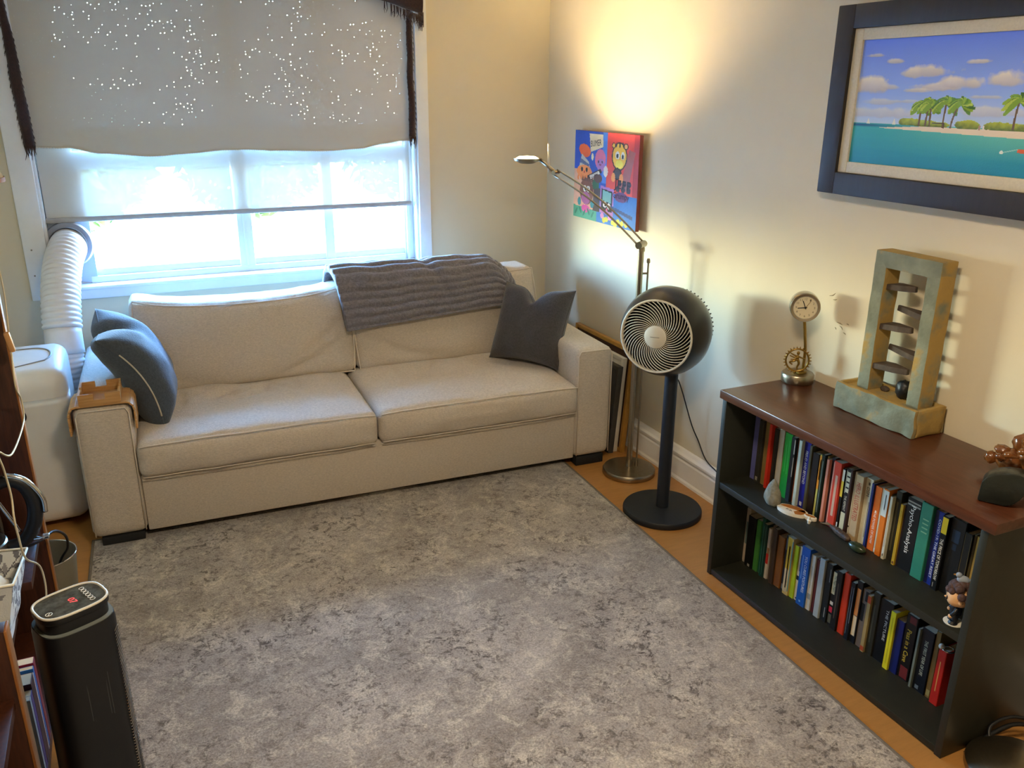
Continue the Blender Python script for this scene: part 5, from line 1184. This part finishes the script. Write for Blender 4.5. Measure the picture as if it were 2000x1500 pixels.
box('stretched_canvas', cf, cf+.020, CY1, CY0, CZ0, CZ1, mat('canvas_edge', '#8a4a3e', .8, var=.15, vscale=8), cvs, .002)
mi = mat('ink_brushblack', '#2a201c', .7)
def ctext(t, u, v, l, h, m, rot=0.):
    x = Vector((0, -math.cos(rot), math.sin(rot))); y = Vector((0, math.sin(rot), math.cos(rot)))
    text('painted_lettering', t, m, cvs, (cf-.0008, CY0+(CY1-CY0)*u, CZ0+(CZ1-CZ0)*v), x, y, l, h)
ctext('BUMER', .355, .875, .105, .030, mi, .12); ctext('JEFF', .78, .45, .15, .055, mi, -.02); ctext('Grumpy', .77, .335, .15, .04, mat('ink_plum', '#2e1a30', .7)); ctext('COCO', .34, .525, .07, .02, mi, .35)

# ------------------------------------------------------------------ framed beach painting
pic = empty('framed_painting', (XR, 0, 0), 0, 'black framed tropical beach painting with palm trees on right wall', 'painting')
PY0, PY1, PZ0, PZ1 = -2.181, -3.330, 1.4325, 2.0249; pf = -.04-XR
fwid = .072
for nm, a, b, c, d in (('frame_side', PY0-fwid, PY0, PZ0, PZ1), ('frame_side', PY1, PY1+fwid, PZ0, PZ1), ('frame_rail', PY1+fwid, PY0-fwid, PZ1-fwid, PZ1), ('frame_rail', PY1+fwid, PY0-fwid, PZ0, PZ0+fwid)):
    box(nm, pf, 0, a, b, c, d, m_frame, pic, .003)
ly0, ly1, lz0, lz1 = PY0-fwid, PY1+fwid, PZ0+fwid, PZ1-fwid; lw = .036
for a, b, c, d in ((ly0-lw, ly0, lz0, lz1), (ly1, ly1+lw, lz0, lz1), (ly1+lw, ly0-lw, lz1-lw, lz1), (ly1+lw, ly0-lw, lz0, lz0+lw)):
    box('liner', pf+.012, -.01, a, b, c, d, m_liner, pic, .002)
nx, ny = 560, 240; U, Vv = np.meshgrid((np.arange(nx)+.5)/nx, (np.arange(ny)+.5)/ny)
def lerpc(t, a, b): return np.array(hx(a))*(1-t[..., None])+np.array(hx(b))*t[..., None]
HZ = .335
tt = np.clip((Vv-HZ)/(1-HZ), 0, 1)
im = np.where((tt < .35)[..., None], lerpc(np.clip(tt/.35, 0, 1), '#c2daf8', '#9cbcff'), lerpc(np.clip((tt-.35)/.65, 0, 1), '#9cbcff', '#7090ff'))
def cloud(cx, cy, rx, ry, seed, a=1.):
    global im
    n = fbm(U*1.0, Vv*.45, 26, seed, 4)
    d = np.sqrt(((U-cx)/rx)**2+((Vv-cy)/(ry*np.where(Vv > cy, 1., .55)))**2)
    al = np.clip((1.12-d-.9*(1-n)+.25)*2.6, 0, 1)*a
    sh_ = np.clip((Vv-(cy-ry*.6))/(ry*1.3), 0, 1)*.75+.25*n
    im = im*(1-al[..., None])+lerpc(np.clip(sh_, 0, 1), '#a9a8c4', '#f4eee6')*al[..., None]
for i, (cx, cy, rx, ry, a) in enumerate([(.06, .87, .06, .025, .8), (.15, .82, .045, .03, .9), (.28, .73, .12, .07, 1), (.22, .72, .05, .06, 1), (.06, .62, .10, .10, 1), (.14, .62, .05, .04, .8), (.31, .62, .11, .05, 1), (.40, .64, .10, .075, 1), (.24, .595, .06, .03, .9), (.46, .80, .045, .025, .9), (.56, .66, .075, .085, 1), (.64, .79, .05, .04, .9), (.12, .50, .09, .04, .6), (.22, .51, .08, .02, .5), (.50, .55, .06, .02, .6), (.10, .41, .22, .06, .55), (.55, .44, .2, .06, .6), (.80, .70, .12, .08, 1), (.90, .52, .10, .05, .8), (.74, .58, .06, .03, .7)]): cloud(cx, cy, rx, ry, i+3, a)
sea = Vv < HZ; ts = np.clip(Vv/HZ, 0, 1)
n = fbm(U*.5, Vv*3, 12, 40)
seac = lerpc(np.clip(ts+.12*(n-.5), 0, 1), '#1f86a6', '#46b4b4')
sh2 = np.clip((U-.12)*2.2, 0, 1)*np.clip((Vv-.10)/.18, 0, 1); seac = seac*(1-.55*sh2[..., None])+np.array(hx('#7fd0b2'))*.55*sh2[..., None]
im = np.where(sea[..., None], seac, im)
dk = np.clip(1-np.abs(Vv-(HZ-.018))/.020, 0, 1)*np.clip(1-(U-.05)/.22, 0, 1); im = im*(1-dk[..., None])+np.array(hx('#1d4d86'))*dk[..., None]
sy0 = .300-.016*np.clip(U-.12, 0, 1)*1.2; sy1 = np.where(U < .3, .300+(U-.10)*.13, .326)
sand = (U > .09) & (Vv > sy0-.012*np.clip((U-.09)*3, 0, 1.6)) & (Vv < sy1); im[sand] = np.array(hx('#ecd9bb'))
def setp(mask, c, k=1.): im[mask] = im[mask]*(1-k)+np.array(hx(c))*k
gn = fbm(U, Vv*.45, 70, 60, 3)
def bush(cx, cy, rx, ry):
    d = ((U-cx)/rx)**2+((Vv-cy)/ry)**2+.9*(gn-.5)
    mk_ = (d < 1) & (Vv > cy-ry*.7)
    g = np.clip((Vv-(cy-ry))/(2*ry)+.8*(gn-.5), 0, 1); c = lerpc(g, '#3d5a1c', '#b9c23a'); im[mk_] = c[mk_]
for cx, cy, rx, ry in ((.245, .352, .05, .034), (.30, .345, .05, .03), (.355, .34, .04, .024), (.455, .348, .042, .040), (.56, .345, .05, .034), (.615, .342, .05, .03), (.68, .345, .06, .034), (.78, .345, .08, .03)): bush(cx, cy, rx, ry)
def palm(cx, cb, ct, lean, R, seed):
    t = np.clip((Vv-cb)/(ct-cb), 0, 1); xc = cx+lean*t*t
    setp((np.abs(U-xc) < .0032) & (Vv > cb) & (Vv < ct), '#6b5236')
    r = random.Random(seed); X0 = cx+lean
    gr = fbm(U*1.0, Vv*.45, 150, seed+80, 2)
    for k in range(15):
        a = -.35+k/14*(PI+.7)+r.uniform(-.1, .1); L = R*r.uniform(.8, 1.1); col = ['#5d8a1e', '#94b52e', '#46701a', '#b9cc48', '#7fa428'][k % 5]
        for q in np.linspace(0, 1, 40):
            px = X0+math.cos(a)*L*q*1.02; py = ct+(math.sin(a)*L*q-.75*R*q*q)*1.9
            w = .0042; hgt = .030*(.4+.9*math.sin(PI*min(1, q*.9+.1)))
            setp((np.abs(U-px) < w) & (Vv < py+.006) & (Vv > py-hgt) & (gr+.35*r.random() > .42), col, .85)
for a in ((.275, .33, .50, .0, .036, 1), (.300, .33, .515, .004, .040, 2), (.315, .33, .50, -.004, .032, 5), (.365, .32, .525, .002, .046, 3), (.395, .32, .52, .026, .042, 4), (.605, .33, .545, .006, .052, 6), (.74, .33, .53, -.006, .05, 7), (.80, .33, .50, .01, .045, 8)): palm(*a)
for x, h in ((.065, .045), (.175, .05)):
    setp((np.abs(U-x) < .008*(1-np.clip((Vv-HZ+.006)/h, 0, 1))) & (Vv > HZ-.004) & (Vv < HZ+h), '#f2efe8', .85)
setp((U > .325) & (U < .372) & (Vv > .352) & (Vv < .358), '#4a3b26'); setp((np.abs(U-.370) < .002) & (Vv > .315) & (Vv < .358), '#4a3b26')
setp((np.abs(U-.497) < .0035) & (Vv > .315) & (Vv < .352), '#b58f78'); setp((np.abs(U-.51) < .003) & (Vv > .318) & (Vv < .348), '#e8ded2')
setp(((U-.583)/.006)**2+((Vv-.17)/.013)**2 < 1, '#e6efea'); setp((U > .632) & (U < .70) & (Vv > .175-.25*(U-.632)) & (Vv < .20-.05*(U-.632)), '#d8602c'); setp((np.abs(Vv-(.168+.6*(U-.585))) < .004) & (U > .587) & (U < .634), '#bfe2d6', .6)
painted_grid('painted_panel', (pf+.020, ly0-lw, lz0+lw), (0, (ly1+lw)-(ly0-lw), 0), (0, 0, lz1-lz0-2*lw), nx, ny, np.clip(im, 0, 1), attr_mat('beach_paint', .5, .15, 200), pic)
box('backing', pf+.021, -.002, ly1, ly0, lz0, lz1, m_frame, pic, 0)

# ------------------------------------------------------------------ ceiling fill lamp (added out of view to brighten the room)
cl = empty('ceiling_fill_lamp', (-1.62, -3.45, ZC), 0, 'unseen round ceiling lamp added as fill light for the room', 'lamp')
lathe('canopy', [(0, 0), (.20, 0), (.20, -.03), (.18, -.035), (0, -.035)], m_steel, cl, 40)
lathe('diffuser', [(.18, -.035), (.17, -.07), (.12, -.10), (0, -.115)], mat('opal_glass', '#fff6e6', .4, emit=(1, .86, .66), es=3.), cl, 40)
cd = bpy.data.lights.new('ceiling_fill', 'AREA'); cd.shape = 'DISK'; cd.size = .4; cd.energy = 38; cd.color = (1, .80, .55)
co = bpy.data.objects.new('ceiling_fill', cd); COL.objects.link(co); co.parent = cl; co.location = (0, 0, -.13)

# ------------------------------------------------------------------ pieces of parts go one level deeper
SUB = {'cushion_piping': ('seat_cushion', 'back_cushion'), 'arm_piping': ('left_arm', 'right_arm'), 'edge_band': ('far_side', 'divider', 'near_side'), 'grille_rib': ('grille_rim',), 'handle_highlight': ('handle',), 'numeral': ('dial',), 'hour_hand': ('dial',), 'minute_hand': ('dial',), 'second_hand': ('dial',), 'hand_pin': ('dial',), 'seam': ('cover',), 'zip': ('cover',), 'title': ('cover',), 'spine_band': ('cover',), 'bulb': ('head_dish',), 'flame': ('flame_ring',), 'vent_slot': ('body',), 'button_ring': ('control_panel',), 'logo_ring': ('control_panel',), 'logo_bar': ('control_panel',), 'display_digits': ('control_panel',), 'silver_rim': ('top_plate',), 'lid_groove': ('lid',), 'hub_mark': ('hub_cap',), 'shade_trim': ('lamp_shade',), 'painted_lettering': ('painted_face',), 'nail_head': ('casing_board',), 'rear_fin': ('globe_shell',)}
def base_name(o): return o.name.split('.')[0]
last = {}
for o in ALL:
    if o.parent is None: continue
    b = base_name(o); r = o.parent
    if b in SUB:
        t = last.get((r.name, SUB[b]))
        if b in ('arm_piping',):
            k = min([q for q in ALL if q.parent == r and base_name(q) in SUB[b]], key=lambda q: abs(q.location.x-sum(v.co.x for v in o.data.vertices)/len(o.data.vertices))); t = k
        if t is not None:
            o.parent = t; o.matrix_parent_inverse = t.matrix_basis.inverted()
    else:
        for key in set(SUB.values()):
            if b in key: last[(r.name, key)] = o
